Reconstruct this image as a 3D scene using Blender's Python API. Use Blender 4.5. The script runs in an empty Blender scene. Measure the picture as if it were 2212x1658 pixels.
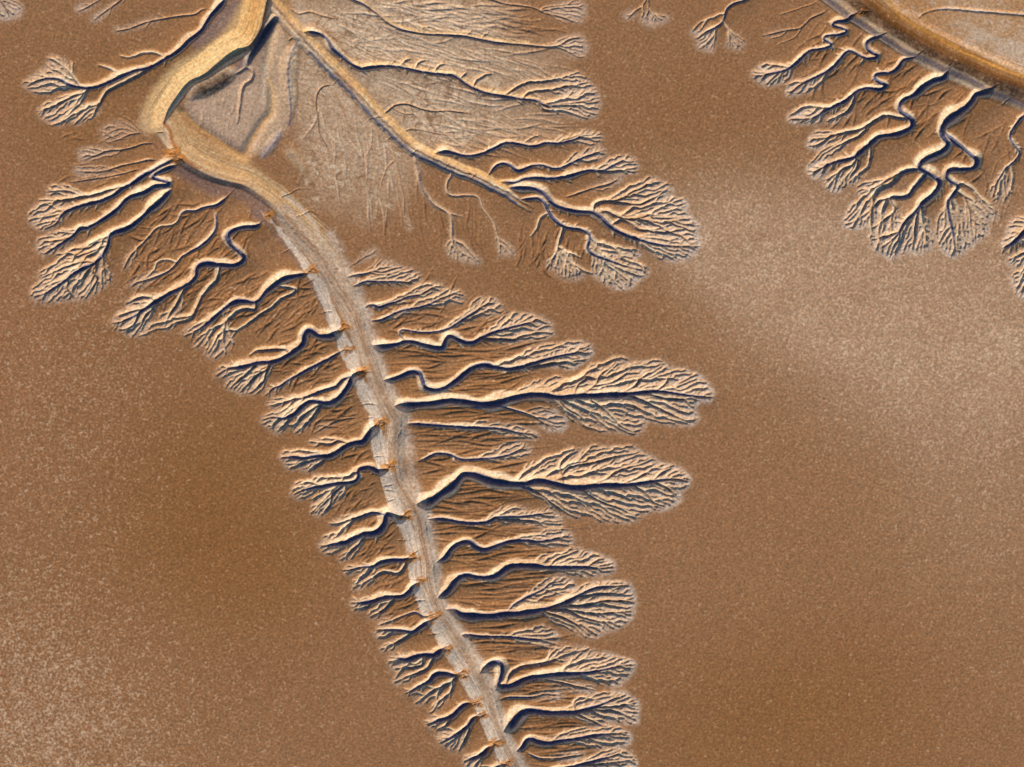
SPK = .76
PWT = 1.9                                  # twig spacing factor
LIGHT_RGB = (.735, .81, 1.03)                # light reaching level ground, used to turn seen tones into base colours
SUNP = (152.0, 21.0)
SKY_STRENGTH = .12
SUN_STRENGTH = 5.0
# ---------------------------------------------------------------- survey data
# every line below was surveyed in a local map tile: letter -> (origin x, origin y, scale)
TILES = {'A': (0, 0, .4523), 'B': (0, 500, .4523), 'C': (800, 0, .4523), 'D': (2072, 0, .4523),
         'E': (1300, 250, .4523), 'F': (700, 650, .4523), 'G': (700, 1200, .4523), 'H': (1050, 1552, .4523),
         'I': (1200, 1000, .4523), 'J': (1700, 0, .27137), 'K': (2472, 600, .27137)}
RB = 'gullies on the right bank of the main creek'
LB = 'gullies on the left bank of the main creek'
UB = 'gullies along the straight branch creek'
OB = 'gullies draining to the creek at upper right'
FB = 'gullies running off past the edge of the view'
# (key, group, label, depth at mouth, depth of outer trunk, options, lines)
# lines: 't' trunk, 'b' branch, 'e' outline of the branching fan
GULLIES = [
('R1', RB, 'tiny faint gully, topmost on the right bank of the main creek', 3, 2, {},
 't F 745,340 810,310 860,275 900,255|e F 790,320 860,250 950,205 960,240 880,280 820,318'),
('R2', RB, 'short thin gully with three wispy forks, second from the top on the right bank', 7, 4, {},
 't F 755,400 800,388 880,378 930,360 985,368 1060,345 1120,335|b F 930,360 950,325 985,285|e F 880,370 930,320 980,270 1060,310 1160,350 1150,375 1060,375 960,385 880,395'),
('R3', RB, 'short gully with a dark lower lip, third from the top on the right bank', 9, 4, {},
 't F 795,460 830,450 880,428 940,430 1020,432 1090,430 1180,440|b F 880,420 960,410 1050,400 1120,375 1180,360|e F 860,430 960,390 1080,370 1180,350 1250,400 1210,440 1090,450 960,445'),
('R4', RB, 'slim gully with one small wave at its mouth, high on the right bank', 9, 4, {},
 't F 875,600 900,585 935,585 965,605 1000,590 1090,560 1160,530 1230,520 1290,490 1340,465|e F 1010,570 1140,520 1220,470 1330,440 1400,460 1390,490 1300,510 1230,535 1120,570 1010,600'),
('R5', RB, 'slim smooth gully just below the one with the small wave, rising to a frayed tip', 10, 4, {},
 't F 915,690 985,685 1050,650 1130,620 1220,605 1300,580 1370,545 1440,520|e F 1050,630 1190,590 1260,560 1370,520 1440,480 1530,520 1520,570 1430,565 1300,600 1180,630 1060,670'),
('R6', RB, 'gully that doubles back in a tight hook before joining the trunk below it', 9, 6, {},
 't F 1140,825 1110,795 1095,765 1120,750 1170,755 1240,768 1330,765 1420,745 1480,710 1540,670 1610,630 1660,590 1720,575|e F 1420,730 1520,660 1590,620 1580,580 1640,545 1730,545 1790,590 1790,620 1720,650 1640,655 1560,680 1470,735'),
('R7', RB, 'gully with a sharp step in mid trunk and a double feathered tip', 14, 8, {},
 't F 900,840 940,855 1000,862 1090,845 1140,828 1210,835 1280,855 1340,870 1390,870 1405,820 1430,790 1470,800 1520,830 1590,835 1650,800 1720,770 1800,745 1880,725 1960,705 2020,680|b F 1650,812 1760,815 1860,820 1910,795 1980,780 2060,770 2110,775|e F 1640,800 1720,740 1780,680 1850,645 1940,650 2030,670 2100,710 2120,780 2070,800 1960,805 1860,835 1740,830'),
('R9', RB, 'gully with a deep U bend near its mouth and a slim feathered tip', 15, 9, {},
 't F 985,1085 1060,1078 1120,1055 1180,1030 1230,1035 1250,1080 1270,1130 1320,1150 1380,1145 1440,1110 1500,1070 1560,1020 1620,990 1680,985 1740,1000 1830,1010 1920,995 2000,970 2100,940 2211,915 2310,898 2355,874|b I 830,235 940,215 1040,200 1130,190 1220,180|e I 700,200 800,150 880,90 960,80 1080,75 1200,60 1275,95 1270,140 1210,190 1140,230 1040,215 960,215 840,235'),
('R10', RB, 'largest gully, long straight blue trunk and broad feathered fan reaching farthest right', 21, 9, {'wide': 1.05},
 't I -40,482 60,478 150,470 250,460 330,445 430,455 530,470 630,470 720,440 800,420 880,408 960,410 1060,425 1180,415 1300,412 1400,408 1500,405 1620,390 1720,385 1800,395 1900,410 1980,420 2060,425|e I 800,380 860,330 960,310 1060,290 1150,340 1180,300 1280,210 1380,200 1400,165 1490,165 1560,200 1640,190 1740,185 1790,240 1880,250 1980,280 2040,340 2075,400 2060,440 1970,450 1950,500 1975,570 1930,600 1800,600 1700,580 1640,570 1610,640 1560,670 1460,650 1330,650 1240,610 1140,570 1080,490 1000,430|b I 1160,410 1180,345 1240,300 1280,230|b I 1200,410 1290,350 1330,280 1390,230 1430,190|b I 1480,400 1560,350 1600,300 1680,255 1740,215|b I 1290,350 1400,330 1500,270 1550,220|b I 1620,385 1720,370 1770,320 1800,270|b I 1260,440 1350,500 1420,570 1470,620 1540,650 1600,640|b I 1060,450 1110,500 1180,540 1240,590|b I 1500,410 1590,440 1680,480 1760,520 1830,550 1900,580 1960,580|b I 1640,395 1740,430 1850,440 1950,430'),
('R10b', RB, 'slender side gully tucked under the long blue trunk of the largest gully', 8, 4, {},
 't I 440,492 560,490 640,484 720,500 820,530 900,560 960,600 1050,620|e I 880,500 1000,500 1090,560 1110,600 1060,650 980,640 900,580'),
('R11', RB, 'straight level gully with a frayed tip directly under the largest gully', 12, 5, {},
 't I 50,600 130,605 250,612 380,622 500,628 620,630 700,640 780,660 880,670|e I 500,600 640,590 760,610 880,650 930,690 860,700 720,670 600,650'),
('R13', RB, 'small gully arched over a brown hump, between the two widest feathered fans', 10, 5, {},
 't I 120,850 170,830 210,810 250,800 330,805 380,830 440,840 540,835 640,825 740,800 820,760|e I 560,810 640,770 740,730 830,730 870,780 840,800 720,830 600,850'),
('R14', RB, 'second largest gully, deep wedge shaped mouth and a broad ragged feathered fan', 21, 9, {'wide': 1.05},
 't I 100,1140 190,1120 260,1075 330,1030 370,990 400,955 440,935 510,945 570,970 640,990 720,1000 800,1005 900,985 960,985 1030,1000 1110,1020 1190,1030 1260,1020 1360,1010 1480,1010 1580,1000 1680,985 1740,975 1830,970 1910,985|e I 820,920 840,870 960,830 1060,810 1130,760 1200,770 1290,750 1400,760 1560,760 1610,810 1660,820 1720,870 1840,890 1920,960 1915,1000 1860,1040 1850,1110 1760,1160 1660,1180 1600,1190 1580,1240 1400,1250 1300,1240 1250,1180 1180,1230 1100,1200 1000,1150 950,1100 860,1050|b I 1090,1010 1080,940 1130,890 1230,870 1330,850 1430,820 1550,800 1590,785|b I 1260,1015 1370,970 1440,920 1520,890 1600,870 1670,840|b I 1080,940 1060,880 1110,820 1180,780|b I 1480,1005 1580,960 1680,900|b I 1680,985 1720,940 1790,900|b I 1200,1040 1280,1090 1360,1130 1450,1160 1540,1200 1590,1200|b I 800,1015 870,1040 950,1080 1020,1140 1100,1190 1170,1225|b I 1540,1010 1620,1050 1680,1120 1760,1150|b I 1680,990 1760,1020 1840,1080'),
('R15', RB, 'gully with a sagging dark trunk and forked tip, directly under the second largest gully', 13, 5, {},
 't I 190,1235 290,1235 400,1255 510,1262 590,1250 640,1225 740,1220 840,1215 940,1200 1010,1190|b I 640,1240 760,1240 880,1250 990,1265 1060,1270|e I 600,1210 680,1160 780,1140 860,1180 980,1180 1070,1230 1070,1275 960,1275 800,1255 660,1250'),
('R16', RB, 'gully with an S shaped mouth and a small feather tip above the pointed one', 14, 6, {},
 't I 240,1520 300,1490 340,1430 400,1395 460,1385 500,1420 560,1440 630,1415 720,1385 820,1375 920,1385 1010,1370 1090,1350|e I 800,1350 900,1340 1000,1300 1110,1310 1150,1370 1110,1400 1000,1400 900,1400'),
('R17', RB, 'gully with a scalloped trunk ending in a narrow pointed feather', 16, 8, {},
 't H 570,545 640,500 680,450 720,405 780,385 830,400 900,405 960,395 1010,360 1060,330 1130,322 1230,325 1330,335 1440,335 1560,335 1660,340 1740,330|b H 1320,330 1370,280 1450,250 1520,220|b H 1580,330 1640,290 1690,275|e H 1250,310 1280,260 1400,240 1470,205 1530,225 1600,240 1680,270 1750,310 1750,350 1680,370 1560,390 1460,375 1360,360 1270,350'),
('R18', RB, 'gully with a smooth bowed trunk and a rounded brush shaped fan with a white rim', 18, 8, {},
 't H 630,615 690,620 740,650 820,660 930,660 1040,648 1150,640 1240,625 1330,605 1420,575 1490,540 1560,500 1650,470 1750,460 1840,455|e H 1520,470 1620,435 1740,435 1850,445 1870,500 1890,560 1860,600 1880,640 1840,690 1750,740 1650,780 1580,800 1500,760 1400,720 1330,680 1300,630 1420,560|b H 1340,612 1450,595 1560,590 1680,560 1800,560 1890,570|b H 1320,620 1450,620 1580,640 1700,640 1800,630 1870,625|b H 1290,635 1380,660 1460,690 1540,740 1590,790|b H 1440,615 1530,660 1640,690 1740,700|b H 1500,540 1600,520 1700,510 1860,520'),
('R18b', RB, 'pale side gully climbing from the bowed trunk just above the brush shaped fan', 9, 5, {},
 't H 1040,640 1080,590 1150,545 1210,515 1280,480 1330,440 1400,425|e H 1180,510 1280,440 1340,405 1440,410 1500,450 1470,490 1380,500 1300,530 1200,560'),
('R19', RB, 'thin straight gully with a forked tip, between the brush shaped fan and the looped gully', 10, 5, {},
 't H 720,785 790,785 870,795 980,795 1080,800 1180,810 1270,815 1360,800|e H 1080,780 1190,740 1280,730 1370,780 1370,820 1290,850 1200,830 1090,815'),
('R21', RB, 'gully with a horseshoe loop at its mouth and two long feathered arms', 18, 8, {'wide': 1.1},
 't H 850,1050 890,1010 940,975 990,970 1010,1010 1000,1070 980,1110 1010,1130 1080,1120 1140,1090 1200,1070 1280,1060 1370,1050 1480,1045 1580,1035 1660,1020 1750,1000 1860,980|b H 1040,1110 1060,1050 1110,1010 1180,985 1270,975 1350,950 1430,915 1520,890 1590,870|e H 1320,940 1330,880 1380,850 1470,860 1560,860 1620,900 1700,910 1800,940 1890,970 1870,1020 1830,1070 1780,1110 1700,1110 1620,1080 1540,1060 1450,1020 1400,960'),
('R21b', RB, 'small ragged side gully beneath the trunk of the looped gully', 7, 4, {},
 't H 1150,1110 1250,1085 1350,1090 1440,1110 1530,1130 1610,1145|e H 1300,1075 1450,1090 1620,1130 1620,1165 1480,1150 1350,1120'),
('R22', RB, 'short shallow gully with a plain tip, directly below the looped gully', 7, 4, {},
 't H 990,1215 1050,1200 1130,1200 1220,1195 1300,1175 1400,1185|e H 1150,1190 1260,1160 1380,1160 1420,1190 1340,1205 1200,1210'),
('R23', RB, 'gully with a broad dark trunk and squarish fan, third fan up from the bottom right', 17, 8, {},
 't H 1010,1430 1060,1400 1100,1350 1140,1310 1200,1290 1290,1300 1390,1305 1490,1300 1570,1280 1640,1260 1710,1225 1780,1200 1830,1180|b H 1560,1290 1660,1285 1760,1290 1840,1320 1900,1350|b H 1500,1310 1570,1340 1640,1370 1710,1395|b H 1640,1265 1760,1260 1900,1230|b H 1500,1290 1490,1230 1540,1200 1590,1195|e H 1460,1270 1500,1210 1600,1190 1740,1165 1820,1170 1910,1240 1900,1360 1800,1350 1700,1330 1720,1395 1620,1380 1540,1340 1480,1310'),
('R24', RB, 'gully with a notched mouth and small fan, second fan up from the bottom right', 14, 7, {},
 't H 1100,1560 1150,1530 1170,1490 1200,1475 1260,1500 1330,1505 1390,1490 1480,1480 1560,1465 1650,1450 1740,1440 1840,1430|b H 1330,1500 1400,1450 1480,1420 1560,1400|e H 1280,1490 1420,1430 1520,1390 1640,1410 1780,1400 1860,1450 1840,1500 1740,1510 1660,1540 1560,1510 1440,1500'),
('R25', RB, 'plain narrow gully without a fan, lowest but one on the right bank', 7, 4, {},
 't H 1170,1560 1240,1600 1320,1605 1400,1600 1500,1585|e H 1330,1590 1480,1560 1560,1570 1500,1600 1380,1615'),
('R26', RB, 'gully cut by the bottom edge of the view, lowest fan on the right bank', 12, 7, {},
 't H 1280,1690 1400,1675 1520,1650 1600,1630 1700,1600 1790,1570|b H 1560,1650 1700,1640 1880,1610|e H 1500,1650 1600,1600 1650,1570 1760,1540 1830,1560 1890,1600 1890,1680 1700,1720 1550,1700'),
# ------------------------------------------------------------------ left bank
('L0', LB, 'large gully beside the cream bank, parting into three twiggy fans', 13, 7, {},
 't A 1500,-40 1480,0 1420,70 1370,130 1330,200 1250,260 1170,340 1090,385 1000,440 900,460 800,500 700,550 600,580 520,575 440,555 380,520 300,520 230,540 180,570|b A 590,580 560,610 480,640 380,690 280,735|b A 580,590 540,670 480,730 400,800 370,830|b A 520,570 470,500 420,440 360,400 330,390|b A 1000,445 930,490 820,550 720,600 680,650 650,700 580,740 500,820|b A 1090,375 1020,350 940,355 860,380 790,370|b A 800,490 740,460 650,430|e A 150,570 210,510 300,450 330,370 460,410 470,440 420,450 510,560 400,590 280,620 200,600|e A 560,610 540,690 480,780 390,835 300,800 240,740 300,690 430,640|e A 680,680 640,760 500,830 470,800 560,720'),
('L1', LB, 'thin pale gully running level above the large one at upper left', 5, 3, {'sp': 22},
 't A 1400,60 1340,60 1290,95 1200,105 1080,125 960,150 860,190 780,205|e A 880,170 960,130 1060,110 1080,130 950,170 780,215 740,195'),
('L2', FB, 'thin gully slanting in from the top edge, right one of a pair at upper left', 4, 3, {'sp': 20},
 't A 840,-30 800,0 740,45 680,90 620,135|e A 760,10 640,100 590,130 640,140 720,80 820,0'),
('L3', FB, 'thin gully slanting in from the top edge, left one of a pair at upper left', 4, 3, {'sp': 20},
 't A 700,-25 660,0 590,40 520,75|e A 640,0 500,50 510,80 580,60 670,10'),
('L4', FB, 'dense twiggy fan in the top left corner of the view', 6, 4, {},
 't A -100,-80 -40,-30 0,0 40,60 60,110|e A -100,-60 40,-40 120,20 155,60 120,120 30,130 -80,130'),
('L6', LB, 'faint group of hair thin rills just left of the sharp creek bend', 4, 3, {'sp': 18, 'halo': 0},
 't A 970,890 900,885 840,900 780,930 700,950|b A 900,880 840,855 770,860 690,900|b A 940,870 870,800 810,770|e A 650,850 760,800 850,800 940,870 860,910 760,940 680,950'),
('L7', LB, 'thin level gully with a small forked tip below the hair thin rills', 6, 3, {'sp': 18},
 't A 1040,960 990,950 930,960 870,980 800,995 720,1000 640,1030 560,1060|b A 640,1020 580,1000 540,1000|e A 520,1000 600,980 780,985 820,1005 700,1030 600,1060 530,1070'),
('L8', LB, 'thin level gully, lower of two alike beside the creek bend, with a tiny forked tip', 6, 3, {'sp': 18},
 't A 1060,1065 980,1060 900,1080 820,1095 740,1120 650,1140 570,1140 500,1135|e A 490,1110 560,1110 720,1110 780,1110 680,1150 560,1155 490,1150'),
('L8b', LB, 'faint wispy gully lying just above the long straight left gully', 4, 3, {'sp': 20, 'halo': 0},
 't A 960,1120 880,1130 800,1155 700,1175 600,1190 470,1210|e A 480,1190 600,1170 800,1140 820,1160 650,1195 480,1215'),
('L9', LB, 'long straight left gully with a split trunk and pale twig bundles', 14, 6, {},
 't B 1170,-60 1080,-20 1010,20 940,60 870,110 800,145 740,190 660,225 560,250 470,280 420,305 390,340 370,380 300,410|b B 800,130 690,165 600,190 530,200 400,225 310,220|b B 530,195 480,170 400,160 330,165|b B 420,300 380,285 330,260 270,240|b B 400,310 330,330 260,340 200,355|b B 380,360 320,365 250,385|e B 470,280 400,250 280,230 210,290 190,360 240,400 280,425 370,390 420,330|e B 560,200 470,140 370,120 300,150 320,190 440,185|e B 500,220 300,215 290,235 450,235'),
('L10', LB, 'gully leaving the hooked dark hollow by its upper arm, tip of parallel twigs', 13, 8, {},
 't B 1190,-20 1100,10 1040,35 1000,65 1050,85 1120,105 1090,122 1020,125 960,165 890,185 830,215 780,270 720,320 640,370 570,405 520,410 490,450 430,490 370,530 290,580|b B 490,440 430,440 370,430|b B 460,470 380,490 270,500|e B 500,420 400,430 330,450 250,490 250,560 280,590 370,560 470,490'),
('L10b', LB, 'gully leaving the hooked dark hollow by its lower arm, round fan at far left', 15, 9, {},
 't B 1150,130 1130,150 1080,200 1040,240 990,280 950,320 900,365 830,410 760,430 715,460 710,510 690,560 650,610 620,640 550,670 480,710 420,760 360,800 300,840 230,860|b B 620,640 570,630 500,640 420,670 330,710 270,740|b B 700,490 640,500 580,540 500,545 420,575 370,585|b B 700,520 600,560 500,600 430,610|b B 640,640 610,690 640,740 620,790 560,880|b B 460,760 440,800 490,870|e B 600,630 520,610 400,640 290,680 250,730 270,770 220,800 200,860 280,900 390,895 510,880 540,890 640,840 700,800 750,740 720,680 660,640|e B 700,470 560,520 420,560 370,590 430,620 560,590 690,530'),
('L11', LB, 'soft edged winding gully without a fan, left of the narrow forked one', 8, 3, {'halo': 0},
 't B 1530,180 1480,220 1440,255 1400,260 1350,270 1290,295 1230,290 1190,320 1180,360 1130,390 1070,395 1020,420 990,460 940,510 890,560 850,610 820,680|e B 880,540 820,620 810,690 850,680 900,600'),
('L11b', LB, 'narrow winding gully with two thin forks, left of the S bend gully', 8, 6, {'sp': 20, 'halo': .3},
 't B 1400,270 1430,320 1430,400 1400,460 1350,510 1270,560 1200,600 1170,640 1120,690 1060,720 980,750 900,770 870,800|b B 1160,630 1100,620 1040,640 1020,690 960,740 890,770|e B 1040,690 940,720 840,780 880,810 970,780 1060,720'),
('L12', LB, 'gully with a bold S bend near the creek and two twiggy fans', 15, 9, {},
 't B 1740,350 1700,395 1640,395 1570,410 1510,440 1500,470 1530,520 1580,560 1615,610 1560,650 1450,650 1360,640 1295,670 1300,710 1270,760 1200,800 1120,840 1050,880 990,920 930,960 870,1000 800,1030 740,1040|b B 1270,780 1210,830 1180,900 1140,960 1110,1010 1090,1070|b B 1450,690 1440,750 1380,810 1330,880 1300,950 1260,1020|b B 1060,880 1010,940 960,990 930,1060 900,1100|b B 1010,870 940,865 880,890 830,910|b B 960,940 880,960 790,990|b B 920,970 890,1040 830,1080 780,1080|e B 1040,850 900,860 820,910 870,940 780,970 740,1040 790,1080 870,1120 960,1115 1000,1080 990,1000 1040,920|e B 1210,880 1130,950 1060,1000 1050,1060 1120,1090 1180,1030 1200,950'),
('L13', LB, 'gully that parts into four long parallel wavy channels', 14, 8, {'sp': 18, 'halo': .4},
 't B 2060,705 1950,725 1880,740 1820,780 1760,830 1720,880 1690,900 1640,895 1580,890 1510,920 1440,980 1370,1040 1300,1090 1220,1125|b B 1700,910 1690,950 1630,945 1570,965 1520,1010 1450,1060 1380,1090 1350,1140 1310,1190|b B 1800,790 1860,800 1960,815 1930,850 1860,880 1800,940 1730,980 1650,1040 1570,1090 1530,1150 1480,1220 1420,1275|b B 1570,1090 1500,1090 1450,1120 1410,1190 1380,1240|e B 1520,1090 1420,1150 1350,1240 1410,1280 1500,1240 1560,1130|e B 1370,1100 1280,1180 1310,1210 1380,1150|e B 1360,1030 1230,1060 1220,1125 1320,1100'),
('L14', LB, 'gully with a round elbow at the creek and a comb of four tips', 16, 10, {},
 't B 2290,1078 2170,1125 2100,1115 2050,1080 2010,1120 2010,1170 1950,1220 1880,1265 1810,1295 1700,1300 1600,1330 1510,1340 1430,1390|b B 1800,1300 1770,1350 1750,1420 1690,1480 1650,1505|b B 1700,1310 1640,1370 1580,1420 1520,1475|b B 1780,1340 1700,1390 1640,1450 1590,1500|b B 1900,1210 1800,1215 1700,1225 1650,1260|e B 1750,1300 1600,1310 1490,1320 1420,1380 1450,1400 1520,1390 1500,1470 1540,1480 1590,1500 1660,1510 1720,1490 1770,1400 1800,1330'),
('L15', LB, 'straight single gully with almost no branches, below the comb of four tips', 9, 6, {'sp': 20, 'halo': .3},
 't F 740,885 700,900 650,935 580,970 500,1010 430,1050 350,1090 320,1120 260,1140 210,1190|e F 330,1100 250,1120 200,1185 240,1180 340,1130'),
('L16', LB, 'gully with a long upper arm and two side by side twiggy fans, mid left bank', 17, 10, {},
 't F 900,1030 860,1035 790,1060 770,1100 740,1150 690,1210 640,1235 590,1235 510,1225 450,1260 400,1310 330,1340 260,1330 190,1350|b F 790,1055 720,1085 670,1130 580,1160 470,1200 400,1215 320,1240 230,1255|b F 590,1240 550,1300 500,1360 420,1430|b F 400,1310 350,1370 290,1430|b F 560,1250 480,1310 430,1360 400,1410|e F 430,1260 300,1290 190,1330 190,1370 260,1420 300,1440 350,1400 410,1320|e F 580,1240 470,1330 380,1400 430,1440 500,1390 560,1300|e F 500,1180 350,1200 230,1220 230,1260 300,1270 420,1220'),
('L17', LB, 'faint brown gully lying between two darker twiggy ones, mid left bank', 4, 3, {'sp': 20, 'halo': 0},
 't F 850,1330 760,1340 680,1360 600,1400 530,1440|e F 700,1340 560,1390 530,1440 640,1400'),
('L18', LB, 'gully with a dark triangular mouth and stubby forked fan, below the faint brown one', 17, 9, {},
 't G 980,150 930,190 890,230 860,280 800,285 740,310 680,350 620,375 540,375 460,390 390,380 310,385|b G 620,380 580,420 530,450 490,480|b G 600,385 500,410 420,440 370,460|b G 760,295 700,275 640,295 590,290 500,275|e G 640,360 480,350 370,340 300,370 330,410 360,460 440,450 490,485 560,440 610,390|e G 680,270 560,260 490,270 520,300 620,300'),
('L19', LB, 'gully arched over a dark hollow at the creek, with two splayed twiggy fans', 16, 9, {},
 't G 1060,450 1000,470 950,475 920,450 870,450 820,470 830,510 800,545 740,555 660,560 580,575 500,590 430,610 400,630|b G 740,560 690,600 640,650 590,700 540,750|b G 580,575 500,550 420,570|b G 800,480 770,510 680,520 600,520 520,510|b G 650,640 640,700 590,760|e G 620,560 500,540 400,560 390,630 430,660 500,640 560,590|e G 720,570 620,600 530,680 520,760 590,770 640,710 710,660 740,580|e G 720,510 560,495 520,510 600,535 700,540'),
('L20', LB, 'gully with a slim feathered upper arm and wide low fan, at the largest orange notch', 17, 9, {},
 't G 1160,775 1100,790 1050,765 1010,765 1000,820 970,870 920,890 860,895 800,920 740,950 680,960 600,970 570,965|b G 1000,765 930,750 840,780 760,800 690,825 630,820|b G 880,905 840,950 790,1000 720,1060|e G 820,890 680,890 600,910 570,970 600,1020 660,1010 760,960|e G 860,920 780,990 690,1050 740,1070 800,1030 850,960|e G 900,750 740,770 630,820 680,840 800,810'),
('L21', LB, 'small gully of two thin wavy arms, below the wide low left fan', 12, 6, {},
 't G 1210,1050 1140,1065 1060,1065 980,1080 920,1110 850,1110 780,1130 720,1130|b G 1150,1080 1120,1130 1080,1155 1000,1145 930,1180 860,1220 790,1250|e G 900,1090 800,1100 720,1130 760,1160 850,1130|e G 960,1150 830,1180 780,1250 820,1265 920,1210'),
('L22', LB, 'short thick gully, eighth twiggy one up from the bottom on the left bank', 15, 8, {},
 't G 1250,1200 1200,1240 1160,1280 1110,1310 1050,1310 980,1320 920,1340 850,1350 780,1345|b G 1070,1320 1030,1370 980,1410 900,1445|b G 950,1330 880,1380 810,1390|e G 1000,1310 880,1310 780,1340 790,1390 850,1400 930,1350|e G 1040,1340 950,1390 880,1440 930,1450 1010,1410'),
('L23', LB, 'short thin gully with a single tip, seventh up from the bottom on the left bank', 8, 5, {},
 't G 1330,1440 1260,1440 1210,1410 1140,1430 1070,1460 1010,1480 950,1500|e G 1060,1450 960,1480 960,1500 1040,1490'),
('L24', LB, 'short gully with two twiggy tips, sixth up from the bottom on the left bank', 14, 8, {},
 't G 1335,1450 1290,1480 1240,1510 1190,1545 1120,1535 1040,1530 950,1530|b H 415,770 340,820 270,850 200,880|e H 300,745 190,740 160,790 200,800 280,770|e H 380,780 290,820 190,870 220,890 320,850'),
('L25', LB, 'short gully with a broad dark mouth, fifth up from the bottom on the left bank', 15, 8, {},
 't H 660,880 600,890 560,920 490,920 430,930 380,950 320,940 260,930|b H 480,920 480,980 420,1000 350,1000 290,1010|b H 560,930 520,1000 470,1030 380,1060 290,1100|e H 420,900 300,910 250,940 270,1000 300,1020 400,1000 460,960|e H 500,1020 380,1050 280,1080 300,1110 420,1070'),
('L26', LB, 'short gully of three slanting prongs, fourth up from the bottom on the left bank', 14, 8, {},
 't H 750,1050 690,1055 620,1040 560,1050 530,1090 470,1120 400,1160 360,1170|b H 710,1070 650,1110 580,1140 520,1180 430,1240|b H 690,1110 660,1170 590,1230 550,1290 520,1300|e H 500,1100 400,1140 360,1170 410,1180 500,1140|e H 600,1140 500,1180 420,1240 470,1240 560,1190|e H 660,1170 580,1220 520,1300 560,1290 640,1210'),
('L27', LB, 'stubby gully with a small fan, third up from the bottom on the left bank', 14, 8, {},
 't H 830,1240 760,1250 710,1290 670,1330 600,1350 540,1370 500,1375|b H 680,1330 630,1390 570,1410|e H 640,1320 540,1330 500,1370 530,1400 620,1370'),
('L28', LB, 'stubby gully with a broad ragged fan, second up from the bottom on the left bank', 14, 8, {},
 't H 880,1320 820,1340 790,1380 750,1420 700,1450 640,1480 590,1500|b H 800,1400 770,1470 720,1560|b H 760,1420 690,1480 620,1520|e H 720,1420 640,1410 570,1430 600,1500 660,1540 720,1560 760,1500 780,1440'),
('L29', LB, 'stubby gully, lowest complete one on the left bank at the bottom edge', 13, 8, {},
 't H 970,1510 920,1540 880,1580 830,1600 760,1620|b H 900,1570 850,1630 800,1690|e H 850,1570 760,1590 750,1640 800,1690 860,1650'),
('L30', LB, 'gully tip cut by the bottom edge, just left of the creek', 10, 6, {},
 't H 1040,1645 980,1660 930,1700 880,1730|e H 960,1650 860,1680 830,1740 900,1750'),
# --------------------------------------------------------------- branch creek
('M1', UB, 'long pale gully with a thin blue floor, upper of two sweeping right', 7, 5, {'halo': .5},
 't C 500,-40 580,0 650,30 720,80 790,140 870,185 960,210 1070,225 1200,230 1320,240 1440,265 1560,285 1700,295 1850,310 1940,300 2010,260 2070,250|b C 1850,312 1960,325 2040,365|b C 1320,235 1370,195|b C 1420,255 1480,205|b C 1040,220 1030,180 1100,180|e C 1880,300 1970,250 2080,230 2130,300 2120,370 2040,380 1960,330'),
('M2', UB, 'long sweeping gully with a lit cream bank and four parted tips', 11, 7, {'halo': .5},
 't C 215,205 330,215 390,245 430,310 500,370 560,420 620,450 700,440 780,435 880,440 970,460 1080,480 1180,490 1250,500 1310,545 1390,590 1480,620 1580,635 1690,655 1790,665 1850,700 1950,690 2050,680 2150,665|b C 1580,630 1660,580 1750,545 1850,540 1950,520 2030,490|b C 1700,640 1760,605 1850,600 1920,590 2010,570 2100,580|b C 1800,680 1850,730 1960,735 2060,765 2140,790|b C 1850,705 1960,700 2100,700|b C 880,440 920,400 960,390|b C 980,455 1010,410 1060,400|b C 1110,470 1140,435 1190,425|b C 1290,510 1330,480|b C 1380,540 1450,500 1500,490|e C 1860,530 1960,500 2060,480 2150,550 2200,620 2211,700 2180,780 2080,790 1980,750 1880,740 1860,700 1960,650 1900,600 1960,540'),
('M3', FB, 'faint gully with a mottled tip at the top edge, right of centre', 5, 3, {'halo': .4},
 't C 1400,-30 1500,0 1580,25 1700,40 1780,55 1850,90 1950,110 2050,150|b C 1820,55 1900,40 2000,30 2080,20|e C 1820,60 1960,20 2100,10 2120,90 2080,150 1940,130'),
('M4', UB, 'thin dark gully looping out of the middle of the straight branch creek', 5, 3, {'sp': 24, 'halo': 0},
 't C 740,770 800,740 850,700 930,690 1000,715 1100,740 1200,735 1330,750|b C 840,720 900,750 980,755|e C 1180,730 1330,740 1360,760 1200,745'),
('M5', UB, 'faint short rill just below the thin dark looping gully', 3, 2, {'sp': 26, 'halo': 0},
 't C 880,890 940,860 1000,860 1100,880 1200,900|e C 1080,870 1230,890 1240,910 1100,890'),
('M6', UB, 'smooth wavy gully with a brown crest, topmost of the lower right cluster', 11, 5, {'halo': .4},
 't C 1100,1015 1210,1005 1300,1030 1400,1025 1500,985 1590,945 1680,955 1770,970 1860,945 1940,950 2040,925 2100,900|b E 600,390 660,360 710,340|b E 800,385 870,340|e E 870,380 930,340 1020,310 1110,340 1130,370 1050,400 960,390'),
('M7', UB, 'gully curling round a small cream hollow, second of the lower right cluster', 10, 5, {'halo': .4},
 't E 360,615 410,550 460,530 510,540 560,580 620,560 680,540 740,545 800,565 860,555 930,520 1000,490 1060,470 1110,450|e E 860,540 930,480 1050,430 1110,420 1150,460 1110,500 1000,520 900,550'),
('M8', UB, 'gully with a dark straight middle and brush tip, third of the lower right cluster', 11, 6, {'halo': .5},
 't E 450,650 540,655 600,630 680,625 780,630 870,620 960,595 1040,575 1120,580 1190,545 1260,510|b E 1060,582 1160,588 1250,580 1330,590|e E 1100,570 1160,510 1240,485 1320,490 1360,540 1350,590 1260,600 1140,595'),
('M9', UB, 'largest gully of the straight branch creek, with a wide layered fan', 15, 8, {'wide': 1.1},
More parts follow.
